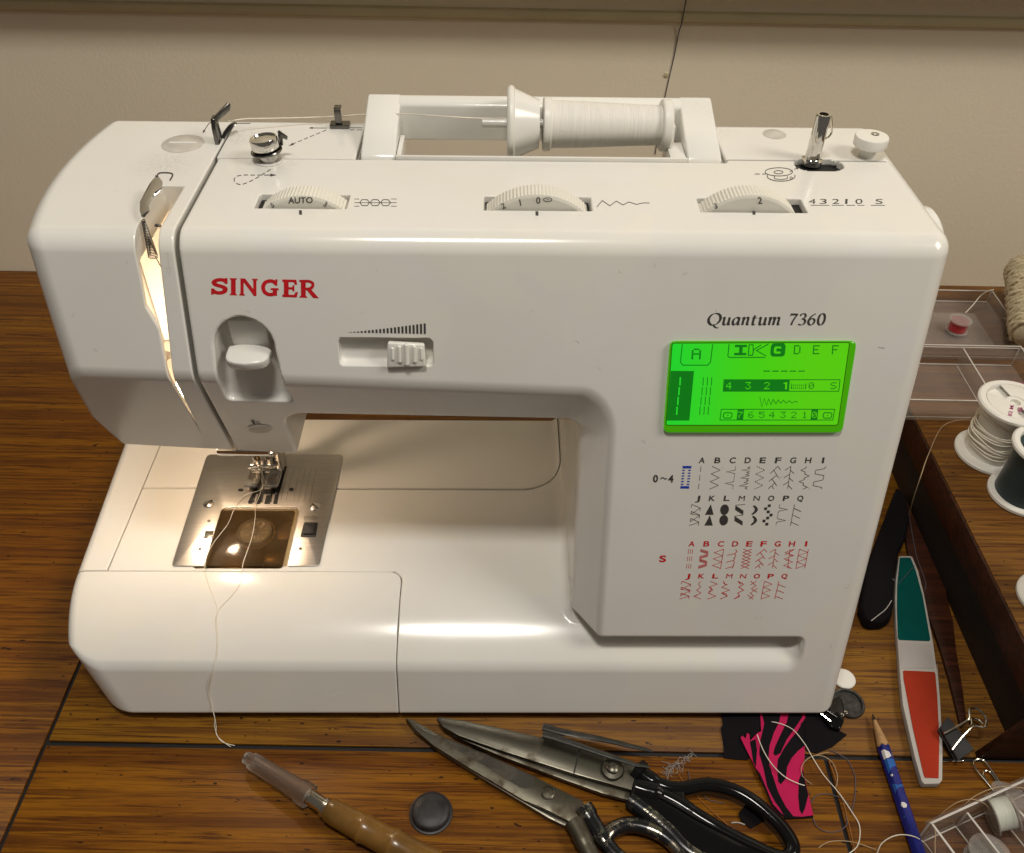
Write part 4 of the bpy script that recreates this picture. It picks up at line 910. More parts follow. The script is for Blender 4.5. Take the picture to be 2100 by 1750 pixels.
# smoky sliding cover, bobbin and hook under it
cv_ = rounded([(350, 1640), (503, 1100), (1238, 1100), (1118, 1640)], 14, 3)
slc = put('bobbin_cover', orient(prism([zp(a, b, 55.6) for a, b in cv_], (0, 0, 1.5), .35, 2)), M.smoky, mc)
bc = zp(812, 1290, 57.)-(0, 0, 9.4)
bb = put('bobbin', merge(lathe([(10.2, 0), (10.2, 1), (4, 1)], bc, n=40), lathe([(4, 8), (10.2, 8), (10.2, 9), (3, 9), (3, 6)], bc, n=40)), M.bobbin, mc)
put('bobbin_thread', lathe([(2.9, 1), (8.6, 1), (8.6, 8), (2.9, 8)], bc, n=36), M.spoolw, bb)
hook = [lathe([(12.2, -7), (12.2, 6.5), (11.2, 6.5), (11.2, -6)], bc, n=48), box(bc[0]+12, bc[0]+24, bc[1]-2, bc[1]+14, 40, 51, 1.5), box(bc[0]+8, bc[0]+20, bc[1]-21, bc[1]-13, 40, 52, 2)]
put('hook_race', merge(*hook), plain('hook_brown', (.20, .14, .08), .3, .7, .3, 200), mc)
put('bobbin_well', box(-161.6, -110.7, 66.4, 111.3, 38.1, 38.9), plain('hook_steel', (.16, .11, .06), .35, .7, .5, 90), mc)
# presser foot, bar, needle
NX, NY = -131.5, 137.
put('presser_bar', lathe([(3.2, 0), (3.2, 90)], (NX+1.5, NY+10, 76), n=24), M.bright, mc)
ft = []
fx0, fx1 = -146.5, -122.5
fo = []
for side in (0, 1):
    xa, xb = ((-144.5, -136.3) if side == 0 else (-131.6, -123.6))
    prof = [(117.5, 62.4), (119.5, 60.2), (123, 58.8), (128, 58.3), (151, 58.3), (151, 60.2), (128, 60.3), (123.5, 60.8), (120.5, 62.), (118.3, 63.6)]
    fo.append(prism([(xa, a+8, b) for a, b in prof], (xb-xa, 0, 0), .3))
fo.append(box(-144.5, -123.6, 142, 159, 58.3, 61.4, .5))
fo.append(box(-141.5, -126.6, 144, 149, 61, 69, .8)); fo.append(tube([(-142.5, 141.5, 66.2), (-125.6, 141.5, 66.2)], 1.2, 12))
foot = put('presser_foot', merge(*fo), M.foot, mc)
put('foot_holder', merge(box(-140.6, -127.4, 138.5, 152, 67, 84, 1.6, 3), box(-126.8, -122.6, 142, 152, 60, 96, .8), lathe([(4.2, 0), (4.2, 4), (3.6, 5)], (-127.4, 146, 80), (1, 0, 0), 18)), M.foot, mc)
put('holder_spring', tube(smooth([(-142, 136, 70), (-134, 134.5, 72.5), (-126, 136, 70)], 6), 1., 10), M.bright, foot)
put('needle_bar', lathe([(3.4, 0), (3.4, 60)], (NX-1, 131.5, 92), n=24), M.bright, mc)
put('needle_clamp', merge(lathe([(4.6, 0), (4.8, 1), (4.8, 9), (4.4, 10)], (NX-1, 131.5, 84), n=28), lathe([(2.4, 0), (2.4, 7), (1.8, 7.6)], (NX+3, 131.5, 88), (1, -.3, 0), 18)), M.bright, mc)
put('needle', lathe([(.01, 0), (.35, 2.5), (.5, 9), (.55, 20), (1., 21), (1., 29)], (NX-1, 130.5, 57.6), n=14), M.chrome, mc)
gl_ = mz(470, 938, 127.)
put('thread_plate', bevelled(box(gl_[0]-6.8, gl_[0]+22, gl_[1]+1, gl_[1]+24, 126.6, 131.), .8), M.chrome, mc)
# oval window and moulded marks on the head's lower face
def chp(u, v, off=0.):
    o, d = mray(u, v); q0 = nf(202.); n_ = np.array([0, -.951, -.309]); q = q0+n_*off; return o+d*(((q-o)@n_)/(d@n_))
put('oval_badge', lift(fill([Z5(*p) for p in ell(1377, 520, 80, 27, 32)]), lambda a, b: chp(a, b, .35)), M.mould, shell, angle=0)
put('oval_rim', mark([ribbon([Z5(*p) for p in ell(1377, 520, 82, 29, 32)], 1.6, True)], lambda a, b, o: chp(a, b, .3+o)), M.handle, shell, angle=0)
put('lifter_symbol', mark([fill([Z5(*p) for p in ((1315, 460), (1335, 462), (1348, 490), (1330, 482))]), ribbon([Z5(1352, 465), Z5(1375, 470)], 1.2), ribbon([Z5(1350, 478), Z5(1382, 482)], 1.2)], lambda a, b, o: chp(a, b, .3+o)), M.ink, shell, angle=0)
put('embossed_arrow', mark([ribbon([ZV(*p) for p in ((455, 800), (468, 800), (480, 940), (502, 940), (486, 1010), (452, 945), (474, 940))], .55)], onF), M.mould, face, angle=0)
put('plate_seam', mark([ribbon([Z4(1240, 700), Z4(1243, 740), Z4(1240, 800)], .8)], lambda a, b, o: chp(a, b, o+.2)), M.mould, shell, angle=0)
# working lamp inside the head
put('lamp_bulb', lathe([(.01, -7.5), (3.6, -6.7), (6.2, -4.2), (7.3, 0), (6.2, 4.6), (4.4, 8), (3.6, 12)], (-166, 117, 144.5), n=28), M.bulb, mc)
put('lamp_socket', lathe([(5.6, 0), (5.6, 16)], (-166, 117, 156.5), n=24), M.foam, mc)
put('bed_scratch', mark([ribbon([Zm(1000, 1400/3024*1750, .36365)(*p) for p in ((537, 898), (540, 945))], [.7, .4])], lambda a, b, o: mz(a, b+0, 56+o)), M.mould, shell, angle=0) if False else None

put('lamp_shield', box(-146, -133.2, 91, 92.2, 137.5, 189, .3), M.white, mc)
put('lamp_back', box(-189, -133.2, 176, 177.4, 140, 250, .3), M.white, mc)
put('lamp_reflector', merge(box(-189, -133.2, 152, 188.6, 138, 139.4, .3)), M.white, mc)

rs = random.Random(5); sc_ = []
for (u, v) in ((1345, 548), (1402, 566), (1600, 985), (1655, 1000), (505, 640), (480, 690), (560, 720), (1275, 560), (1830, 1188), (1740, 1200), (1090, 640), (740, 645), (1470, 640), (1180, 700), (1550, 1265), (1315, 905), (430, 860), (200, 720), (150, 640), (1705, 1330)):
    a = rs.random()*6.28; d = rs.uniform(2.5, 6); sc_.append(ribbon(smooth([(u, v), (u+d*math.cos(a), v+d*math.sin(a)), (u+1.7*d*math.cos(a+.7), v+1.7*d*math.sin(a+.7))], 4), .7))
put('scuff', mark(sc_, onF), M.mould, shell, angle=0, kind='stuff')
put('scratch', mark([ribbon([ZB(1512, 852), ZB(1560, 832), ZB(1600, 815)], [.6, 1.2, 1.5])]+[ribbon([ZB(1600, 815), ZB(1650, 794), ZB(1700, 777)], [2.2, 3., 2.]), ribbon([ZB(1700, 777), ZB(1722, 765)], [1.4, .7])], onF), M.spoolw, ext, angle=0)

# ------------------------------------------------------------------ things on the machine
WM = lambda p: m2w(np.asarray(p, float))
cap = thing('spool_cap', 'white cone shaped cap holding the thread spool on the machine top', 'spool cap', WM((20, 183, 256)))
xa = my(1040, 250, 183.)[0]; xb = my(1112, 250, 183.)[0]; xc = my(1375, 250, 183.)[0]
dirx = m2w((1, 0, 0))-m2w((0, 0, 0))
P0 = lambda x: WM((x, 183, 275.6))
put('cap_disc', lathe([(2.4, -.2), (17.6, 0), (18.6, .8), (18.9, 1.8), (18.6, 3.2), (17.8, 3.8), (17.2, 4.)], P0(xa), dirx, 56), M.spoolw, cap)
put('cap_cone', lathe([(17.6, 3.7), (12.6, 15.2), (12.2, 16.6), (2.4, 16.8)], P0(xa), dirx, 56), M.white, cap)
sp = thing('thread_spool', 'large white thread spool lying in the well behind the handle rail', 'thread spool', WM((65, 183, 262)), 'spools of thread')
L_ = xc-xb
put('spool_flange', lathe([(2.6, 0), (12.6, 0), (13.4, .5), (13.6, 1.4), (13.4, 3.6), (12.8, 4.2), (9, 4.3)], P0(xb+.3), dirx, 52), M.spoolw, sp)
put('spool_flange', lathe([(9, 0), (12.2, 0), (12.8, .5), (13, 1.2), (12.8, 4.6), (12., 5.2), (2.6, 5.2)], P0(xc-5.2), dirx, 52), M.spoolw, sp)
wind = [(11.9-1.9*t+.12*math.sin(6*t), 4.2+(L_-9.2)*t) for t in np.linspace(0, 1, 60)]
wo = put('thread_winding', lathe(wind, P0(xb+.3), dirx, 64), M.wind_white, sp, angle=60)
# thread running from the spool to the hook
th = [WM(my(1038, 243, 176)), WM(my(985, 243, 175)), WM(my(925, 240, 176)), WM(my(830, 234, 188)), WM(my(765, 234, 196)), WM(my(690, 239, 200)), WM(my(620, 241.5, 198)), WM(my(560, 243, 194)), WM(my(505, 244, 190)), WM(my(468, 249, 186))]
solo('thread', tube(smooth(th, 6), .32, 6), M.thread, 'white thread stretched from the spool to the metal hook', 'thread', 'threads on the machine')

# thread tail hanging from the needle over the front of the machine
def hit(u, v, off=.3):
    o, d = mray(u, v); d = d/np.linalg.norm(d); t = 250.
    for _ in range(140):
        p = o+d*t; s_ = float(total(p[0:1], p[1:2], p[2:3], False)[0])-off
        t += s_*.8
        if abs(s_) < .01 or t > 1500: break
    return o+d*t
def tail(pts, r=.26, lift_=.35): return tube(smooth([WM(hit(*p, lift_)) for p in pts], 4), r, 6)
Zs = Zm(0, 1099.5, .41336)
t1 = [WM(zp(880, 800, 70)), WM(zp(878, 900, 62)), WM(zp(720, 960, 58.3)), WM(zp(620, 1090, 57.7)), WM(zp(560, 1230, 57.9)), WM(zp(430, 1400, 57.7)), WM(zp(365, 1520, 57.7)), WM(zp(340, 1640, 57.4))]+[WM(hit(*Zs(a, b))) for a, b in ((1018, 190), (1035, 240), (1062, 310), (1080, 365), (1074, 410), (1080, 470), (1076, 560), (1062, 640), (1050, 700), (1040, 770), (1050, 830))]
t1 += [onz(*Zs(1068, 893), 7)+(0, -1.2, 0), onz(*Zs(1064, 940), 2.5), onz(*Zs(1080, 995), .4), onz(*Zs(1110, 1025), .35), onz(*Zs(1165, 1040), .35)]
t2 = [WM(zp(878, 900, 63)), WM(zp(860, 960, 59)), WM(zp(822, 1060, 57.8)), WM(zp(818, 1180, 57.8)), WM(zp(790, 1350, 57.7)), WM(zp(740, 1500, 57.8)), WM(zp(705, 1600, 57.7))]+[WM(hit(*Zs(a, b))) for a, b in ((1200, 175), (1190, 235), (1150, 295), (1105, 340), (1082, 372), (1068, 420), (1078, 500), (1074, 600), (1046, 690), (1030, 760), (1048, 840))]
t2 += [onz(*Zs(1070, 893), 7)+(0, -1.6, 0), onz(*Zs(1072, 945), 3), onz(*Zs(1076, 990), .4), onz(*Zs(1120, 1030), .3), onz(*Zs(1145, 1046), .3)]
solo('thread', tube(smooth(t1, 5), .21, 6), M.thread, 'pale thread tail bowing left across the bobbin cover and down the front', 'thread', 'threads on the machine')
solo('thread', tube(smooth(t2, 5), .2, 6), M.thread, 'pale thread tail leaving the needle to the right of the bowed one', 'thread', 'threads on the machine')

# ------------------------------------------------------------------ things on the tray
TZ = 60.
def tray_spool(name, label, cx, cy, r, h, mat_w, rw, hub=True):
    t = thing(name, label, 'thread spool', (cx, cy, TZ), 'spools of thread')
    o = np.array([cx, cy, TZ])
    put('spool_flange', lathe([(3, .2), (r-1.2, 0), (r, .8), (r, 2.6), (r-.8, 3.4), (r*.6, 3.6)], o, n=64), M.spoolw, t)
    top = put('spool_flange', lathe([(r*.6, h-3.6), (r-.8, h-3.4), (r, h-2.6), (r, h-.9), (r-1.1, h), (r*.80, h), (r*.77, h-1.2), (r*.77, h-7), (.01, h-7)], o, n=64), M.spoolw, t)
    if hub:
        put('hub', lathe([(r*.14, h-6.5), (r*.14, h-.9), (r*.27, h-.7), (r*.29, h-6.5)], o, n=32), M.spoolw, top)
        for a0, a1 in ((2.6, 4.4), (4.9, 6.35), (.25, 1.75)):
            arc = [(o[0]+r*.775*math.cos(t_), o[1]+r*.775*math.sin(t_), o[2]+h-.9) for t_ in np.linspace(a0, a1, 12)]
            inn = [(o[0]+r*.25*math.cos(t_), o[1]+r*.25*math.sin(t_), o[2]+h-.9) for t_ in np.linspace(a1, a0, 6)]
            put('label_sector', orient(prism(arc+inn, (0, 0, .7), .1)), M.spoolw, top)
    put('spool_core', lathe([(rw*.97, 3.2), (rw*.93, h*.5), (rw*.97, h-3.2)], o, n=56), M.spoolw if mat_w is None else mat_w, t, angle=60)
    return t, o, top
ws, wo_, wtop = tray_spool('thread_spool', 'big white spool with only a few loose turns of white thread left', 321, 429.6, 22.4, 46.2, None, 16.4)
for k, (z0, r0, ph) in enumerate(((12, 17.1, .3), (15, 17.5, 1.), (17.5, 17.3, 2.1), (20, 17.7, .1), (22, 17.2, 3.), (24, 17.6, 1.5), (26.5, 17.3, 2.5), (29, 17.5, .7), (31.5, 17.2, 4.), (34, 17.3, 5.), (13.5, 17.9, 4.4), (18.6, 18., 5.5))):
    pts = [(wo_[0]+(r0+.25*math.sin(3*t+ph))*math.cos(t), wo_[1]+(r0+.25*math.sin(3*t+ph))*math.sin(t), TZ+z0+2.6*math.sin(t+ph)+.6*math.sin(4*t)) for t in np.linspace(0, 6.283, 60, endpoint=False)]
    put('thread_turn', tube(pts, .46, 7, True), M.thread, ws)
for sh_ in (fill([ZX(*p) for p in ((985, 1312), (1100, 1338), (1100, 1366), (1010, 1346))]), text_px('82 M.', *ZX(975, 1680), 8, rot=-1.35, bold=.02), text_px('3S', *ZX(1078, 1640), 8.5, rot=-1.35, bold=.02)):
    V_, F_ = mark([sh_], lambda a, b, o: w2m(onz(a, b, TZ+46.2-.15+o))); put('label_print', (m2w(V_), F_), M.pink_print, wtop, angle=0)
tray_spool('thread_spool', 'dark teal thread spool with white ends on the tray beside the white one', 326.3, 391.4, 20.5, 43.6, M.wind_teal, 17.3, False)
ts = [o_ for o_ in COL.objects if o_.get('label', '').startswith('dark teal')][0]
put('label_disc', lathe([(15.4, 36.8), (15.4, 37.5), (3, 37.6), (3, 36.8)], (326.3, 391.4, TZ), n=48), M.blue_label, ts)
e3 = onz(2094, 1222, TZ+3); tray_spool('thread_spool', 'white spool at the edge of the tray in front of the teal spool', e3[0]+17.2, e3[1], 18, 38, M.wind_white, 14, True)
# thread from the white spool down to the table
tt = [onz(*ZX(555, 1680), 78), onz(*ZX(545, 1700), 74), onz(1935, 873, 62), onz(1905, 930, 61), onz(1889, 975, 60.6), onz(1874, 1020, 40), onz(1866, 1050, 20), onz(*ZK(490, 410), 4)]
solo('thread', tube(smooth(tt, 6), .3, 6), M.thread_tan, 'tan thread hanging from the white spool down past the tray edge', 'thread', 'loose thread clippings')
tt = [onz(*ZK(455, 225), 3), onz(*ZK(485, 320), 3), onz(*ZK(510, 420), 4), onz(*ZK(540, 600), 4), onz(*ZK(580, 800), 4), onz(*ZK(640, 970), 4), onz(*ZK(675, 1080), 3.6), onz(*ZK(660, 1150), 3.4)]
solo('thread', tube(smooth(tt, 6), .25, 6), M.thread_grey, 'grey thread lying along the dark strip above the teal nail file', 'thread', 'loose thread clippings')

# clear organiser: front tray and its lid behind
def clear_tray(name, label, x0, x1, y0, y1, z0, z1, div=None, wall_=1.5):
    t = thing(name, label, 'plastic box', ((x0+x1)/2, (y0+y1)/2, z0), 'clear plastic boxes')
    put('floor', box(x0, x1, y0, y1, z0+.2, z0+1.4, .3), M.clear, t)
    for a, b, c_, d in ((x0, x1, y0, y0+wall_), (x0, x1, y1-wall_, y1), (x0, x0+wall_, y0+wall_+.1, y1-wall_-.1), (x1-wall_, x1, y0+wall_+.1, y1-wall_-.1)):
        put('side', box(a, b, c_, d, z0+1.6, z1, .45), M.clear, t)
    for a, b, c_, d in ((x0, x1, y0, y0+.9), (x0, x1, y1-.9, y1), (x0, x0+.9, y0+1, y1-1), (x1-.9, x1, y0+1, y1-1)): put('rim', box(a, b, c_, d, z1+.05, z1+.55, .1), M.edge, t)
    for a, c_ in ((x0, y0), (x1-.8, y0), (x0, y1-.8), (x1-.8, y1-.8)): put('corner', box(a-.1, a+.7, c_-.1, c_+.7, z0+1.5, z1, .1), M.edge, t)
    for c_ in (y0+1.6, y1-2.2): put('floor_edge', box(x0+1.7, x1-1.7, c_, c_+.6, z0+1.45, z0+1.75, .05), M.edge, t)
    if div is not None:
        for a in div: put('rim', box(a, a+1., y0+1.8, y1-1.8, z1-1.95, z1-1.5, .1), M.edge, t); put('corner', box(a+.2, a+.9, y0+1.7, y0+2.3, z0+1.6, z1-2, .1), M.edge, t); put('floor_edge', box(a-.2, a+.3, y0+1.8, y1-1.8, z0+1.45, z0+1.8, .05), M.edge, t)
        for a in div: put('divider', box(a, a+wall_, y0+wall_+.2, y1-wall_-.2, z0+1.6, z1-2, .4), M.clear, t)
    return t
clear_tray('plastic_box', 'clear plastic compartment box lying open on the tray behind the white spool', 251, 376, 462.5, 527, TZ, TZ+18, (333.,))
lid = clear_tray('plastic_box', 'clear plastic box against the wall side of the tray with a red bobbin inside', 262, 391, 533, 612, TZ, TZ+11)
put('shelf', box(266, 369, 541, 588, TZ+4, TZ+5.4, .3), M.clear, lid)
def bobbin(label, base, axis, mat, r=10.2, h=11., group='bobbins'):
    t = thing('bobbin', label, 'bobbin', base-np.array([0, 0, 0.]), group); a = np.asarray(axis, float); a /= np.linalg.norm(a)
    put('bobbin_flange', lathe([(3, 0), (r, 0), (r, 1), (3, 1)], base, a, 40), M.bobbin, t)
    put('bobbin_flange', lathe([(3, h-1), (r, h-1), (r, h), (3, h)], base, a, 40), M.bobbin, t)
    put('bobbin_winding', lathe([(2.9, 1.15), (r*.78, 1.15), (r*.78, h-1.15), (2.9, h-1.15)], base, a, 36), mat, t)
    return t
bobbin('bobbin wound with red thread standing in the clear box', onz(*ZX(405, 790), TZ+6)-(0, 0, 0), (0, 0, 1), M.wind_red, 8.5, 10.5)
# yarn cone at the right edge
yc = thing('yarn_skein', 'fuzzy cream yarn skein leaning behind the clear boxes at the right', 'yarn', (408, 575, TZ))
yb = []
rng = np.random.default_rng(3)
pa, pb = np.array([392., 560., 66.]), np.array([440., 640., 126.]); dd = pb-pa; dd /= np.linalg.norm(dd); e1 = np.cross(dd, [0, 0, 1]); e1 /= np.linalg.norm(e1); e2 = np.cross(dd, e1)
pa = np.array([393., 540., 80.]); pb = np.array([414., 612., 94.]); dd = pb-pa; Ld = np.linalg.norm(dd); dd /= Ld; e1 = np.cross(dd, [0, 0, 1]); e1 /= np.linalg.norm(e1); e2 = np.cross(dd, e1)
put('yarn_core', lathe([(.01, -4), (15, -3), (17, 4), (17.5, Ld/2), (17, Ld-4), (14, Ld+3), (.01, Ld+4)], pa, dd, 40), M.yarn, yc, angle=80)
P = []
for i in range(1500):
    t = i/1500*46*2*math.pi; f_ = i/1500; w_ = 17.6+.9*math.sin(f_*500)
    P.append(pa+dd*(Ld*(f_+.05*math.sin(t)))+e1*w_*math.cos(t)+e2*w_*math.sin(t)+rng.normal(size=3)*.55)
put('yarn_strand', tube(P, 1.15+.35*rng.random(len(P)), 6), M.yarn, yc, angle=80)
V_, F_ = [], []
for i in range(2600):
    t, f_ = rng.random()*6.283, rng.random()*1.06-.03; n_ = e1*math.cos(t)+e2*math.sin(t); b_ = pa+dd*Ld*f_+n_*17.6; tip = b_+n_*(1.2+1.6*rng.random())+rng.normal(size=3)*1.1; s_ = np.cross(n_, rng.normal(size=3)); s_ /= np.linalg.norm(s_); k = len(V_)
    V_ += [b_+s_*.22, b_-s_*.22, tip+rng.normal(size=3)*.1]; F_.append((k, k+1, k+2))
put('yarn_fuzz', (np.array(V_), F_), M.yarn, yc, angle=0, kind='stuff')
tt = [onz(*ZX(500, 610), 67), onz(*ZX(580, 525), 72), onz(*ZX(650, 440), 78), onz(*ZX(720, 390), 84), onz(*ZX(790, 370), 88)]
solo('thread', tube(smooth(tt, 6), .4, 6), M.thread, 'cream strand trailing from the fuzzy yarn onto the clear box', 'thread', 'loose thread clippings')

# ------------------------------------------------------------------ things on the table, right side
def flatpoly(pix, z, th, r=.3, seg=2): return orient(prism([onz(a, b, z) for a, b in pix], (0, 0, -th), r, seg))
# nail file
nfz = 5.4
nfl = thing('nail_file', 'long nail file with teal and red grit pads round a white middle', 'nail file', onz(1880, 1370, 0)-(0, 0, 0))
Zn = ZK; z7b = Zm(1707.2, 1041.7, .2314)
left = [z7b(590, 432), z7b(562, 640), z7b(556, 800), z7b(562, 1000), z7b(585, 1260), z7b(600, 1480), z7b(625, 1745), ZQ(690, 560), ZQ(760, 870), ZQ(822, 1085)]
right = [ZQ(845, 1112), ZQ(985, 1108), ZQ(1010, 1075), ZQ(1013, 800), ZQ(990, 330), ZQ(962, 0), z7b(925, 1440), z7b(890, 1180), z7b(810, 760), z7b(760, 560), z7b(708, 437), z7b(690, 428), z7b(605, 428)]
put('file_board', flatpoly(left+right, nfz, 4.6, .9, 3), M.foam, nfl)
put('teal_pad', flatpoly([z7b(598, 440), z7b(692, 440), z7b(735, 545), z7b(800, 780), z7b(868, 1165), z7b(858, 1180), z7b(592, 1170), z7b(580, 1150), z7b(572, 900), z7b(574, 690), z7b(586, 560)], nfz+.35, .4, .12), M.teal, nfl)
put('white_pad', flatpoly([z7b(596, 1200), z7b(870, 1206), z7b(904, 1420), z7b(612, 1420)], nfz+.3, .35, .1), M.greygrit, nfl)
put('red_pad', flatpoly([ZQ(650, 74), ZQ(660, 68), ZQ(935, 80), ZQ(947, 95), ZQ(965, 300), ZQ(985, 700), ZQ(978, 1060), ZQ(850, 1055), ZQ(835, 1010), ZQ(740, 600), ZQ(655, 150)], nfz+.35, .4, .12), M.redgrit, nfl)
solo('thread', tube(smooth([onz(*z7b(582, 680), nfz+.7), onz(*z7b(650, 600), nfz+.7), onz(*z7b(725, 515), nfz+.7)], 4), .2, 5), M.thread_grey, 'thin dark thread lying across the teal pad of the nail file', 'thread', 'loose thread clippings')
# pencil (hexagonal), lying on the table
pc = thing('pencil', 'sharpened blue pencil printed with white and pale blue shapes', 'pencil', onz(1850, 1640, 0))
pa = onz(*ZQ(350, 482), 2.3); pb = onz(*ZQ(470, 768), 4.); pe = onz(*ZQ(800, 1750), 4.); ddp = pe-pb; ddp[2] = 0; ddp /= np.linalg.norm(ddp)
pb = np.array([*pb[:2], 3.7]); far = pb+ddp*110; tip = pb-ddp*np.linalg.norm((pa-pb)[:2])
sd = np.cross(ddp, [0, 0, 1]); upz = np.array([0, 0, 1.])
def hexring(c, r, rot=0.): return [c+r*(math.cos(rot+math.pi/3*k)*sd+math.sin(rot+math.pi/3*k)*upz) for k in range(6)]
def loft(rings):
    n = len(rings[0]); V = np.concatenate([np.array(q) for q in rings]); F_ = []
    for i in range(len(rings)-1):
        for k in range(n): F_.append((i*n+k, i*n+(k+1) % n, (i+1)*n+(k+1) % n, (i+1)*n+k))
    F_ += [tuple(range(n)), tuple((len(rings)-1)*n+k for k in range(n))]; return orient((V, F_))
put('barrel', bevelled(loft([hexring(pb, 3.75), hexring(far, 3.75)]), .3, 2), M.pencil, pc)
# scalloped paint edge and sharpened cone
cone_n = 48; ringA, ringB = [], []
for k in range(cone_n):
    g_ = 2*math.pi*k/cone_n; sc_ = abs(math.sin(3*g_)); ringA.append(pb+ddp*(.2-1.5*(1-sc_))+3.55*(math.cos(g_)*sd+math.sin(g_)*upz))
tipc = lambda r_, f_: [tip+(pb-tip)*f_+r_*(math.cos(2*math.pi*k/cone_n)*sd+math.sin(2*math.pi*k/cone_n)*upz) for k in range(cone_n)]
put('wood_cone', loft([tipc(.95, .2), tipc(3.45, .97), [q+ddp*.6 for q in ringA]]), M.rawwood, pc)
put('lead', loft([tipc(.25, 0), tipc(.93, .2)]), M.lead, pc)
def pmark(poly, mat, name):
    # wrap a printed patch onto the two upper facets of the hexagonal barrel
    P_ = np.array(poly, float)*(1, 5.); D_ = []
    for i in range(len(P_)):
        a_, b_ = P_[i], P_[(i+1) % len(P_)]; k = max(1, int(np.linalg.norm(b_-a_)/.6)); D_ += [a_+(b_-a_)*j/k for j in range(k)]
    V, F_ = fill(D_, .55); V = V*(1, .2); W = []
    for s_, t_ in V:
        g_ = np.clip(t_, -1, 1)*math.pi/3+math.pi/2; k = math.floor((g_)/(math.pi/3)); a0, a1 = k*math.pi/3, (k+1)*math.pi/3; f_ = (g_-a0)/(a1-a0)
        c0 = math.cos(a0)*sd+math.sin(a0)*upz; c1 = math.cos(a1)*sd+math.sin(a1)*upz; W.append(pb+ddp*s_+3.80*(c0*(1-f_)+c1*f_))
    W = np.array(W); out = []
    for q in F_:
        n = np.cross(W[q[1]]-W[q[0]], W[q[2]]-W[q[0]]); out.append(q if n[2] > 0 or (abs(n[2]) < 1e-6 and n@(W[q[0]]-pb) > 0) else tuple(reversed(q)))
    return (W, out), mat, name
for poly, mat in (([(3.6, -1.45), (8., -1.45), (8.6, -.9), (8.2, -.2), (7., .35), (4.6, .2), (3.2, -.5)], M.pencilw), ([(4.2, .55), (8.2, .9), (9.6, 1.45), (6.2, 1.45), (4.6, 1.)], M.pencilw), ([(8.9, -1.45), (14.6, -1.45), (16.6, -.9), (13.5, -.1), (12.8, .5), (15, 1.2), (13, 1.45), (9.2, 1.0), (8.6, .1)], M.pencil2),
                  ([(21.5, -1.3), (24, -1.45), (30, -1.45), (27, -.8), (24.6, -.1), (24.4, .8), (26, 1.45), (24, 1.45), (23, .7), (23.6, -.2), (22.6, -.8)], M.pencil2), ([(33, -.5), (34.6, -.75), (36, -.45), (35.8, 0), (34.2, .2), (33, -.1)], M.pencilw), ([(17.4, -.75), (18.6, -.75), (18.6, -.4), (17.4, -.4)], M.pencilw), ([(52, -1.45), (60, -1.45), (58, -1.), (53, -1.)], M.pencilw), ([(46, .8), (48.4, .9), (48.4, 1.3), (46, 1.2)], M.pencilw), ([(14.6, .55), (15.6, .55), (15.6, .9), (14.6, .9)], M.pencilw), ([(40, -.9), (40.7, -.9), (40.7, -.65), (40, -.65)], M.pencil2)):
    g_, mt_, _ = pmark(poly, mat, ''); put('printed_shape', g_, mt_, pc, angle=0)
# binder clip
bcl = thing('binder_clip', 'small black binder clip with silver wire handle beside the nail file', 'binder clip', onz(*ZQ(1120, 760), 0))
c0, c1, c2, c3 = [onz(*ZQ(a, b), 9) for a, b in ((1000, 560), (1070, 498), (1300, 790), (1150, 880))]
pz = np.array([0, 0, -8.6]); mid0, mid1 = (c0+c1)/2, (c2+c3)/2
A0, A1, B1, B0 = onz(*ZQ(985, 590), 11), onz(*ZQ(1065, 492), 11), onz(*ZQ(1302, 790), 11), onz(*ZQ(1155, 888), 8)
def sheet(q, t): return orient(prism(q, t, .15))
put('clip_body', merge(sheet([A0+(0, 0, -3), A1, B1, B0+(0, 0, -3)], (0, 0, -.7)), sheet([A0*1., onz(*ZQ(1065, 700), 1), onz(*ZQ(1090, 890), 1), B0], (.5, .3, -.2)), sheet([onz(*ZQ(1010, 640), .7), onz(*ZQ(1090, 560), .7), onz(*ZQ(1295, 800), .7), onz(*ZQ(1110, 880), .7)], (0, 0, .6))), M.matteblack, bcl)
hw = [onz(*ZQ(a, b), z) for a, b, z in ((1022, 648, 11.4), (1120, 600, 13), (1225, 540, 16), (1258, 500, 17), (1258, 440, 18), (1285, 418, 18), (1340, 425, 18), (1395, 480, 18), (1416, 540, 17), (1400, 588, 16.5), (1345, 585, 16), (1290, 585, 15.5), (1220, 650, 14), (1150, 730, 12.5), (1100, 798, 11.4))]
put('wire_handle', tube(smooth(hw, 5), .62, 8), M.wire, bcl)
hw = [onz(*ZQ(a, b), 5) for a, b in ((1255, 600), (1282, 560), (1275, 515), (1300, 510), (1345, 525), (1385, 560))]
put('wire_handle', tube(smooth(hw, 5), .55, 8), M.wire, bcl)
# pin
pn = thing('pin', 'bright short pin on the dark groove beside the nail file', 'pin', onz(*ZQ(1100, 905), 0))
pq0, pq1 = onz(*ZQ(1005, 906), 1.), onz(*ZQ(1188, 902), 1.)
put('shaft', tube([pq0, pq0*.3+pq1*.7, pq1], [.35, .55, .7], 8), M.bright, pn); put('head', lathe([(.01, 0), (1.2, .1), (1.2, .6), (.01, .8)], pq1, pq1-pq0, 16), M.wire, pn)
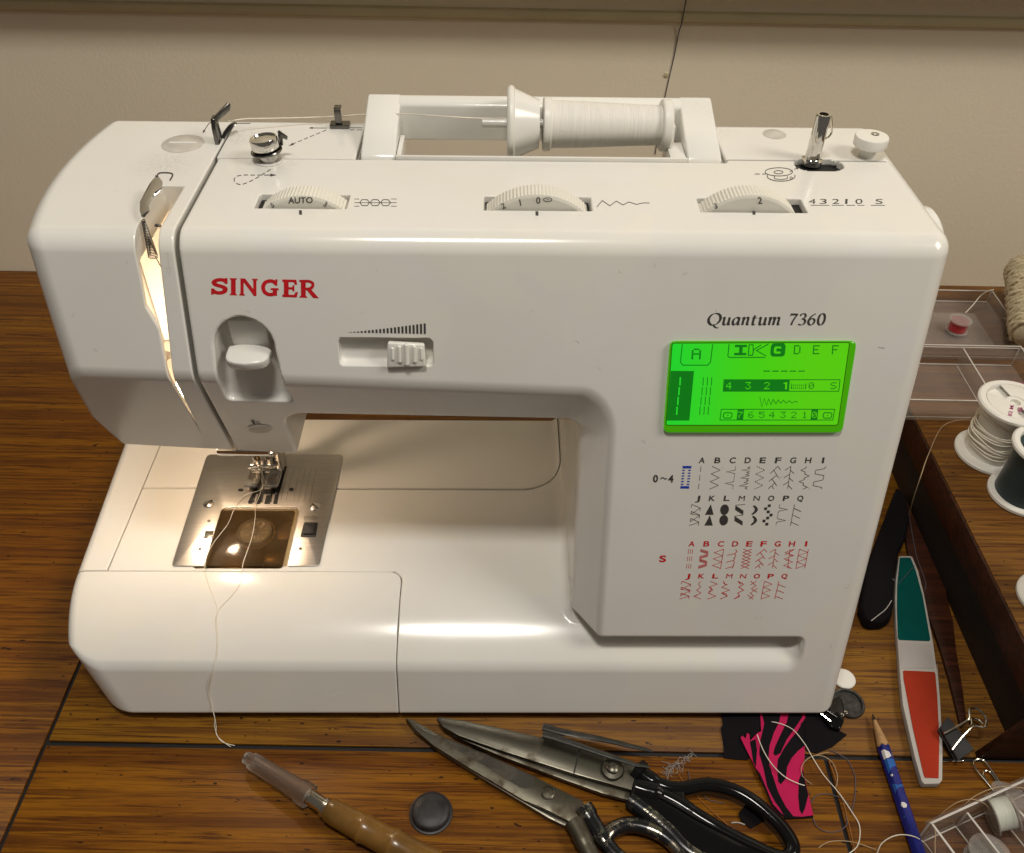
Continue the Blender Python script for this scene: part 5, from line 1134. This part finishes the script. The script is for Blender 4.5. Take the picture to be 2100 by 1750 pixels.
# paper clip
pcl = [onz(*ZQ(a, b), z) for a, b, z in ((1560, 1165, 1.), (1470, 1030, 1.), (1445, 1000, 1.), (1415, 990, 1.), (1392, 1005, 1.), (1392, 1040, 1.), (1450, 1130, 1.), (1510, 1210, 1.), (1560, 1290, 1.), (1600, 1330, 1.), (1650, 1310, 1.), (1640, 1250, 1.), (1575, 1150, 1.2), (1460, 980, 1.4), (1395, 900, 1.4), (1365, 885, 1.4), (1330, 884, 1.4), (1302, 905, 1.4), (1300, 940, 1.4), (1330, 990, 1.4), (1420, 1100, 1.2), (1500, 1195, 1.))]
solo('paper_clip', tube(smooth(pcl, 5), .5, 8), M.wire, 'silver wire paper clip half under the clear bobbin box', 'paper clip')
# dark object behind the machine
bk = [ZK(*p) for p in ((380, 60), (470, 160), (505, 330), (508, 430), (478, 570), (452, 640), (400, 730), (392, 800), (365, 960), (352, 1100), (350, 1250), (335, 1400), (250, 1455), (130, 1462), (60, 1440), (0, 1300), (60, 900))]
solo('pouch', orient(prism([onz(a, b, 11) for a, b in bk], (0, 0, -10.8), 2.6, 3)), M.blackcloth, 'black soft pouch tucked beside the right end of the machine', 'pouch')
solo('thread', tube(smooth([onz(*ZK(a, b), 11.5) for a, b in ((110, 1460), (180, 1405), (250, 1350), (290, 1300), (320, 1250))], 5), .3, 5), M.foam, 'pale grey thread curved over the front of the black pouch', 'thread', 'loose thread clippings')
# disc, dark metal button, clip at the machine's front corner
c = onz(*ZC(1535, 142), 1.5); solo('button', lathe([(.01, 0), (6.2, 0), (6.8, .5), (6.8, 1.4), (6.2, 1.9), (.01, 2.1)], c-(0, 0, 1.4), n=36), M.spoolw, 'plain white round button half under the right end of the machine', 'button')
c = onz(*ZC(1575, 360), 2.); solo('snap_disc', lathe([(.01, .3), (8., .3), (8.2, 1.4), (9.4, 1.6), (9.8, 1.), (9.8, 0), (.01, 0)], c-(0, 0, 1.8), n=40), M.coin, 'dark metal disc with a raised rim near the machine corner', 'metal disc')
cb = thing('hair_clip', 'shiny black plastic clip under the front right corner of the machine', 'clip', onz(*ZC(1430, 500), 0))
put('clip_leaf', orient(prism([onz(*ZC(a, b), 5) for a, b in ((1295, 440), (1480, 300), (1520, 330), (1545, 440), (1535, 540), (1500, 610), (1420, 590))], (0, 0, -4.6), .9, 3)), M.gloss_black, cb)
for a, b, c_, d in ((1305, 452, 1410, 535), (1380, 440, 1470, 498)): put('spring_bar', tube([onz(*ZC(a, b), 6), onz(*ZC(c_, d), 5.6)], .5, 8), M.bright, cb)
for a, b in ((1518, 478), (1550, 455)): put('rivet', lathe([(1.2, 0), (1, .7), (.01, 1)], onz(*ZC(a, b), 5), n=14), M.bright, cb)

# clear bobbin box in the near right corner
bxz = 22.
bt = thing('plastic_box', 'clear bobbin box with bobbins in the near right corner of the table', 'plastic box', onz(2050, 1690, 0), 'clear plastic boxes')
q0, q1 = onz(*ZR(385, 1300), bxz), onz(*ZR(1480, 800), bxz); ex = q1-q0; ex[2] = 0; ex /= np.linalg.norm(ex); ey = np.array([ex[1], -ex[0], 0])
q0 = np.array([q0[0], q0[1], 0])
def lbox(a0, a1, b0, b1, z0, z1, r=.4):
    V, F_ = box(a0, a1, b0, b1, z0, z1, r); V = np.asarray(V); return np.stack([q0[0]+ex[0]*V[:, 0]+ey[0]*V[:, 1], q0[1]+ex[1]*V[:, 0]+ey[1]*V[:, 1], V[:, 2]], -1), F_
LX, LY = 95, 75
put('floor', lbox(0, LX, 0, LY, .3, 1.6), M.clear, bt)
for a in ((0, LX, 0, 1.7), (0, LX, LY-1.7, LY)): put('side', lbox(a[0], a[1], a[2], a[3], 1.8, bxz), M.clear, bt)
for a in (0, LX-1.7): put('side', lbox(a, a+1.7, 1.9, LY-1.9, 1.8, bxz), M.clear, bt)
for a in (24, 50, 74): put('divider', lbox(a, a+1.3, 1.9, LY-1.9, 1.8, bxz-5), M.clear, bt)
put('divider', lbox(1.9, 23.8, 22, 23.3, 1.8, bxz-6), M.clear, bt)
for a in ((0, LX, .2, 1.3), (0, 1.2, 1.4, LY-1.4), (LX-1.2, LX, 1.4, LY-1.4)): put('rim', lbox(a[0], a[1], a[2], a[3], bxz+.05, bxz+.6, .1), M.edge, bt)
for a in (24, 50, 74): put('rim', lbox(a+.1, a+1.2, 2, LY-2, bxz-4.95, bxz-4.4, .1), M.edge, bt); put('corner', lbox(a+.2, a+1., 1.8, 2.6, 1.9, bxz-5, .1), M.edge, bt); put('floor_edge', lbox(a-.3, a+.4, 2, LY-2, 1.65, 2., .05), M.edge, bt)
put('floor_edge', lbox(1.9, LX-1.9, 1.8, 2.5, 1.65, 2.1, .05), M.edge, bt); put('corner', lbox(-.1, .8, -.1, .8, 1.7, bxz, .1), M.edge, bt)
put('lip', lbox(-1.2, LX+1.2, -1.2, 0, bxz-3.2, bxz+.2), M.clear, bt)
bc_ = onz(*ZR(1450, 1320), 13); bobbin('clear bobbin of pale thread lying on its side in the near bobbin box', bc_-(4.5, -4, 0), (ex*.8+ey*.25+np.array([0, 0, .25])), M.wind_bobbin, 10.2, 11.5)
bc_ = onz(*ZR(1560, 1010), 12); bobbin('empty looking clear bobbin behind the pale one in the near bobbin box', bc_-(1, 1, 3), (ex*.35-ey*.3+np.array([0, 0, .9])), M.clear, 10.2, 8)
bc_ = onz(*ZR(1180, 1720), 6); bobbin('clear bobbin at the bottom edge of the near bobbin box', bc_-(0, 4, 3), (0, 0.1, 1), M.wind_teal, 10.2, 9)

# ------------------------------------------------------------------ fabric scraps and thread clippings
def cloth_piece(pix, z0, amp, ph, k_=.12, step=2.2):
    W = np.array([onz(a, b, z0) for a, b in pix]); V, F_ = fill(W[:, :2], step)
    zz_ = z0+amp*np.sin(V[:, 0]*k_+V[:, 1]*k_*.7+ph)+amp*.6*np.sin(V[:, 1]*k_*2.1-V[:, 0]*k_*.9+ph*2)
    n = len(V); bnd = {}
    for q in F_:
        for i in range(3):
            e = (q[i], q[(i+1) % 3]); bnd[tuple(sorted(e))] = bnd.get(tuple(sorted(e)), []) + [e]
    top = np.c_[V, zz_]; bot = np.c_[V, np.maximum(zz_-.5, .05)]
    Fc = list(F_)+[tuple(n+i for i in reversed(q)) for q in F_]+[(e[0][1], e[0][0], n+e[0][0], n+e[0][1]) for e in bnd.values() if len(e) == 1]
    return orient((np.concatenate([top, bot]), Fc))
def wav(V, amp, ph, k_=.12): return amp*np.sin(V[:, 0]*k_+V[:, 1]*k_*.7+ph)+amp*.6*np.sin(V[:, 1]*k_*2.1-V[:, 0]*k_*.9+ph*2)
CC = lambda *q: [ZC(*p) for p in q]
solo('fabric_scrap', cloth_piece(CC((405, 430), (420, 560), (402, 600), (425, 740), (432, 870), (560, 885), (645, 890), (760, 780), (800, 520), (780, 430)), 1.3, .35, .4), M.blackcloth, 'black fabric scrap lying left of the pink striped scrap', 'fabric scrap', 'fabric scraps')
solo('fabric_scrap', cloth_piece(CC((1120, 430), (1340, 460), (1480, 560), (1498, 625), (1562, 660), (1430, 770), (1290, 828), (1195, 805), (1150, 700)), 1.5, .4, 2.), M.blackcloth, 'jagged black fabric scrap right of the pink striped scrap', 'fabric scrap', 'fabric scraps')
solo('fabric_scrap', cloth_piece(CC((640, 1290), (565, 1380), (585, 1445), (680, 1525), (840, 1420), (800, 1300)), 1.0, .2, 1.), M.blackcloth, 'small black fabric scrap showing through the scissors handle loop', 'fabric scrap', 'fabric scraps')
fs = thing('fabric_scrap', 'bright pink and black zebra striped fabric scrap by the machine front', 'fabric scrap', onz(*ZC(950, 1000), 0), 'fabric scraps')
pinkout = CC((760, 400), (1178, 400), (1178, 700), (1172, 860), (1158, 970), (1175, 1080), (1205, 1210), (1252, 1400), (1150, 1412), (985, 1402), (880, 1310), (800, 1130), (720, 960), (640, 800), (582, 690), (600, 672), (628, 700), (640, 650), (662, 660), (668, 720), (735, 650), (772, 632))
put('pink_ground', cloth_piece(pinkout, 2.3, .45, .9), M.pink, fs)
put('hem', flatpoly(CC((985, 1402), (1252, 1398), (1252, 1422), (975, 1430)), 1.9, .7, .15), M.blackcloth, fs)
def stripe(*pix):
    W = np.array([onz(*ZC(*p), 2.5) for p in pix]); V, F_ = fill(W[:, :2], 2.0); zz_ = 2.3+wav(V, .45, .9)+.10
    put('black_stripe', orient((np.c_[V, zz_], F_)), M.blackcloth, fs)
stripe((1035, 420), (1160, 420), (1150, 500), (1080, 600), (1010, 700), (950, 830), (905, 858), (882, 835), (900, 770), (960, 640), (1010, 540))
stripe((1178, 505), (1178, 755), (1110, 810), (1050, 880), (1010, 960), (1000, 1060), (955, 1115), (930, 1090), (918, 960), (925, 890), (980, 790), (1050, 690), (1110, 620))
stripe((770, 420), (960, 420), (940, 540), (890, 640), (850, 760), (838, 880), (870, 1010), (930, 1180), (1000, 1320), (1072, 1408), (985, 1402), (900, 1270), (830, 1130), (790, 960), (755, 840), (762, 720), (800, 560))
stripe((668, 725), (720, 700), (735, 800), (728, 900), (725, 955), (700, 910), (685, 810))
stripe((1158, 980), (1176, 1090), (1205, 1215), (1175, 1340), (1150, 1392), (1125, 1350), (1112, 1230), (1118, 1080))
stripe((720, 965), (760, 1010), (830, 1160), (880, 1290), (975, 1398), (960, 1400), (870, 1300), (800, 1130))
fr = []; rng = np.random.default_rng(21)
def frays(pix, n, L_=3.):
    for i in range(n):
        k = rng.integers(0, len(pix)-1); t = rng.random(); a = np.array(pix[k])*(1-t)+np.array(pix[k+1])*t; p0 = onz(*ZC(*a), 1.6); d = rng.normal(size=3)*(1, 1, .25)*L_*.5
        fr.append(tube(smooth([p0, p0+d*.5+rng.normal(size=3)*.2, p0+d+(0, 0, -.3)], 3), .09, 4))
frays([(1252, 1400), (1205, 1210), (1175, 1080), (1172, 860), (1178, 700)], 26); frays([(582, 690), (640, 800), (720, 960), (880, 1310), (985, 1402), (1252, 1400)], 34)
put('frayed_edge', merge(*fr), M.blackcloth, fs, kind='stuff')
def clip(label, mat, pts, r=.3, z=.5, arch=0.):
    n = len(pts); r *= .78; solo('thread', tube(smooth([onz(a, b, z+arch*math.sin(math.pi*i/(n-1))) for i, (a, b) in enumerate(pts)], 6), r, 6), mat, label, 'thread', 'loose thread clippings')
clip('long white thread curling from the pink scrap down towards the pencil', M.thread, CC((780, 570), (830, 545), (920, 550), (1060, 610), (1170, 740), (1240, 860), (1340, 1020), (1450, 1150), (1520, 1240), (1620, 1390), (1672, 1480), (1682, 1580), (1660, 1680), (1600, 1740), (1520, 1790)), .33, 1.4, 2.6)
clip('short white thread lying across the pink striped scrap', M.thread, CC((735, 660), (790, 800), (870, 930), (980, 1040), (1090, 1100), (1172, 1127)), .36, 3.6, .8)
clip('tan thread looped at the right edge of the pink scrap', M.thread_tan, CC((1390, 822), (1250, 855), (1180, 900), (1142, 970), (1160, 1050), (1240, 1117)), .3, 1.2, 2.2)
clip('tan thread arching right of the pink scrap over the groove', M.thread_tan, CC((1180, 905), (1250, 855), (1350, 860), (1430, 920), (1470, 1020), (1472, 1100), (1455, 1150)), .3, .8, 2.)
clip('grey thread curving beside the groove under the pencil tip', M.thread_grey, CC((1400, 800), (1540, 870), (1605, 960), (1640, 1080), (1632, 1250), (1600, 1380)), .34)
clip('grey thread arching from the pink scrap to the long white thread', M.thread_grey, CC((1230, 1285), (1280, 1222), (1380, 1205), (1520, 1250), (1600, 1330)), .32)
clip('grey thread loop below the corner of the pink scrap', M.thread_grey, CC((1245, 1420), (1290, 1510), (1390, 1556), (1500, 1540), (1562, 1480), (1550, 1400)), .32)
clip('orange thread running straight along the narrow groove', M.thread_orange, CC((1395, 900), (1450, 1050), (1500, 1200), (1560, 1400), (1642, 1760)), .3)
clip('tan thread at the bottom edge between groove and pencil', M.thread_tan, CC((1300, 1700), (1400, 1645), (1560, 1640), (1700, 1672), (1830, 1720)), .32)
clip('white thread arched over the blue pencil', M.thread, [ZQ(*p) for p in ((408, 1760), (450, 1665), (540, 1602), (640, 1580), (760, 1600), (850, 1660), (925, 1760))], .36, .6, 8.5)
clip('orange thread seen through the big scissors loop', M.thread_orange, CC((0, 1010), (70, 1110), (170, 1215), (300, 1345), (480, 1505)), .3)
clip('grey thread seen through the big scissors loop', M.thread_grey, CC((230, 1205), (290, 1260), (430, 1290)), .3)
clip('short white thread end beside the small black scrap', M.foam, CC((498, 1470), (560, 1468), (622, 1488)), .45)
clip('pale thread over the back edge of the near bobbin box', M.thread_tan, [ZR(*p) for p in ((520, 1215), (650, 1100), (800, 1005), (980, 962), (1120, 990), (1230, 1060), (1330, 1200))], .3, 14, 11)
clip('pale thread from the paper clip over the near bobbin box', M.thread_tan, [ZR(*p) for p in ((900, 1050), (1000, 950), (1180, 850), (1350, 795), (1520, 770), (1680, 790), (1790, 800))], .3, 18, 6)
clip('thin thread hanging down the left wall of the near bobbin box', M.thread_tan, [ZR(*p) for p in ((470, 1400), (478, 1480), (468, 1600), (472, 1760))], .28, 23)
clip('small grey fluff strand above the big scissors pivot', M.thread_grey, [ZD(*p) for p in ((1130, 275), (1140, 320), (1150, 360))], .3)
lt = []
rng = np.random.default_rng(11)
for i in range(60):
    a = rng.random(); c = onz(*ZD(965+190*a+14*rng.normal(), 285-120*a+16*rng.normal()), .6+rng.random()*1.2); d = rng.normal(size=3)*(1.5, 1.5, .4); lt.append(tube([c-d, c+rng.normal(size=3)*.4, c+d], .12, 4))
solo('lint', merge(*lt), M.lint, 'tuft of grey lint on the groove above the scissors', 'lint', kind='stuff')

# ------------------------------------------------------------------ scissors, tweezers, ripper, rubber foot
AA = lambda *q: [ZA(*p) for p in q]
DDp = lambda *q: [ZD(*p) for p in q]
s1 = thing('scissors', 'large dressmaking shears with glossy black handles and steel blades', 'scissors', onz(1230, 1570, 0), 'pairs of scissors')
put('blade', flatpoly(AA((278, 185), (300, 172), (480, 200), (700, 245), (1070, 330), (1300, 395), (1420, 430), (1640, 505), (1600, 668), (1215, 560), (700, 395), (430, 300), (325, 242)), 9., 2.6, .5), M.blade, s1, label='upper blade of the shears with the pivot screw')
put('blade', flatpoly(AA((300, 215), (700, 380), (1600, 640), (1582, 738), (1400, 690), (1180, 612), (700, 432), (400, 305)), 5.4, 3., .5), M.oldblade, s1, label='lower dark blade of the shears')
put('pivot_screw', lathe([(6.2, 0), (6.4, .8), (5.6, 1.8), (3.4, 2.2), (3.3, 3.2), (2.4, 3.9), (.01, 4.1)], onz(*ZA(1470, 535), 9.), n=40), M.blade, s1)
put('blade_line', flatpoly(AA((1243, 392), (1252, 394), (1216, 556), (1206, 553)), 9.12, .1, 0), M.black, s1)
ha = DDp((745, 265), (800, 310), (900, 372), (1000, 405), (1110, 408), (1230, 385), (1330, 388), (1470, 425), (1600, 495), (1720, 590), (1830, 700), (1900, 810), (1905, 880), (1850, 930), (1750, 905), (1600, 835), (1450, 760), (1300, 672), (1160, 585), (1060, 520), (930, 455), (800, 420), (740, 400))
put('handle_loop', tube(smooth([onz(a, b, 7.) for a, b in ha], 5), [6.5]*5+[4.6]*5+[3.9]*(22*5+1-10-20)+[4.2]*10+[5.6]*10, 14, flat=.85), M.gloss_black, s1)
hbk = flatpoly(DDp((748, 258), (800, 305), (940, 385), (1110, 420), (1105, 500), (1180, 605), (1330, 700), (1560, 815), (1800, 920), (1700, 1010), (1300, 1000), (1130, 830), (1000, 720), (870, 610), (700, 500), (690, 470)), 9.2, 8.4, 2.6, 4)
put('handle_shank', hbk, M.gloss_black, s1)
put('handle_loop', tube(smooth([onz(a, b, 5.4) for a, b in DDp((700, 485), (800, 560), (900, 640), (1010, 740), (1090, 830), (1180, 900), (1300, 960))], 5), 5.2, 12, flat=.8), M.chipped, s1)
put('handle_edge', tube(smooth([onz(a, b, 9.6) for a, b in DDp((800, 432), (890, 455), (1060, 548), (1180, 620), (1400, 735), (1600, 835), (1760, 905))], 5), .9, 8), M.gloss_black, s1)
s2 = thing('scissors', 'old stained scissors with worn black and silver handles', 'scissors', onz(1130, 1640, 0), 'pairs of scissors')
put('blade', flatpoly(AA((70, 180), (120, 190), (330, 310), (640, 430), (940, 572), (1190, 700), (1272, 742), (1292, 850), (1185, 886), (1000, 790), (870, 738), (500, 518), (260, 368), (140, 265)), 6.2, 2.2, .5), M.oldblade, s2)
put('blade', flatpoly(AA((70, 190), (150, 270), (500, 520), (870, 742), (1190, 886), (1150, 912), (1040, 860), (850, 745), (560, 570), (300, 408), (130, 272)), 3.8, 3., .4), M.blade, s2)
put('fuller', flatpoly(AA((330, 318), (560, 410), (800, 510), (945, 585), (935, 640), (890, 660), (840, 648), (600, 500), (420, 395)), 6.34, .1, 0), rusty('fuller_steel', (.20, .19, .165), (.05, .035, .02), .5, .3), s2)
put('pivot_rivet', lathe([(3.8, -.2), (3.7, .7), (3., 1.1), (2.8, .8), (.01, 1.2)], onz(*ZA(1032, 690), 6.2), n=28), M.oldblade, s2)
put('handle_arm', tube(smooth([onz(*ZA(a, b), 6) for a, b in ((1205, 880), (1240, 940), (1290, 1040), (1340, 1140), (1420, 1260))], 5), [5.2]*10+[4.8]*11, 14, flat=.8), M.oldblade, s2)
put('handle_arm', tube(smooth([onz(*ZA(a, b), 5.2) for a, b in ((1275, 790), (1320, 860), (1370, 940), (1430, 1030), (1500, 1110), (1580, 1170))], 5), [5.4]*5+[4.6]*10+[4.]*11, 14, flat=.8), M.chipped, s2)
put('handle_loop', tube(smooth([onz(*ZA(a, b), 5.2) for a, b in ((1440, 1050), (1425, 990), (1470, 940), (1560, 905), (1660, 912), (1770, 950), (1860, 1010), (1930, 1090), (1960, 1180))], 5), 4.1, 14, flat=.85), M.chipped, s2)
tw_ = thing('tweezers', 'dark steel tweezers lying open beside the shears', 'tweezers', onz(1230, 1530, 0))
put('prong', tube([onz(*ZA(a, b), 12) for a, b in ((1000, 240), (1110, 272), (1400, 325), (1700, 395), (1742, 408))], [2.4, 2.2, 1.7, 1.2, .5], 8, flat=.5), M.dark_chrome, tw_)
put('prong', tube([onz(*ZA(a, b), 13) for a, b in ((1000, 290), (1075, 310), (1410, 425), (1640, 500), (1722, 514))], [2.4, 2.4, 1.8, 1.2, .5], 8, flat=.5), M.dark_chrome, tw_)
rp = thing('seam_ripper', 'seam ripper with bamboo handle and frosted plastic cap', 'seam ripper', onz(690, 1660, 0))
r0 = onz(*ZB(1218, 1096), 6.5); r1 = onz(*ZB(1535, 1292), 7.2); r2 = onz(*ZB(1622, 1352), 7.6); r3 = onz(*ZB(2100, 1610), 8.2)
ax1 = (r1-r0); L1 = np.linalg.norm(ax1)
put('ripper_cap', lathe([(.01, 0), (3.2, .2), (3.4, 4), (4.4, 4.6), (4.6, 6), (5., L1*.55), (5.5, L1*.85), (6.3, L1*.86), (6.4, L1), (4.6, L1), (4.3, L1*.5), (3.4, 7), (.01, 6)], r0, ax1, 32), M.frost, rp)
put('ripper_fork', merge(tube([r0+ax1*.32, r0+ax1*.7, r0+ax1*1.02], [.3, .9, 1.4], 8), tube([r0+ax1*.45+(0, 2, 0), r0+ax1*.62], [.5, .4], 6)), M.chrome, rp)
ax2 = r2-r1; L2 = np.linalg.norm(ax2)
put('ferrule', lathe([(3.9, -1), (4., L2*.8), (4.6, L2*.82), (5.1, L2*.86), (4.7, L2*.92), (5.1, L2*.98), (4.6, L2+.6)], r1, ax2, 32), M.wire, rp)
ax3 = r3-r2; L3 = np.linalg.norm(ax3)
pf = [(5., .2), (6., 1.6), (6.4, 6), (6.7, 18), (7., 21.5), (7.7, 23), (7.2, 24.2), (6.9, 27), (7., 36), (7.6, 39.5), (8.2, 41), (7.6, 42.3), (7.3, 46), (7.5, 60), (8.2, 63), (7.6, 66), (7.4, 90)]
put('ripper_handle', lathe(pf, r2, ax3, 36), M.handlewood, rp)
c = onz(884, 1668, 0); solo('rubber_foot', lathe([(11.6, 0), (11.4, .7), (10.4, 1.), (10.3, 1.8), (9.8, 3.0), (8.6, 3.8), (4.2, 4.3), (.01, 4.4)], c, n=48), M.rubber, 'worn round black rubber foot between the ripper and the old scissors', 'rubber foot')
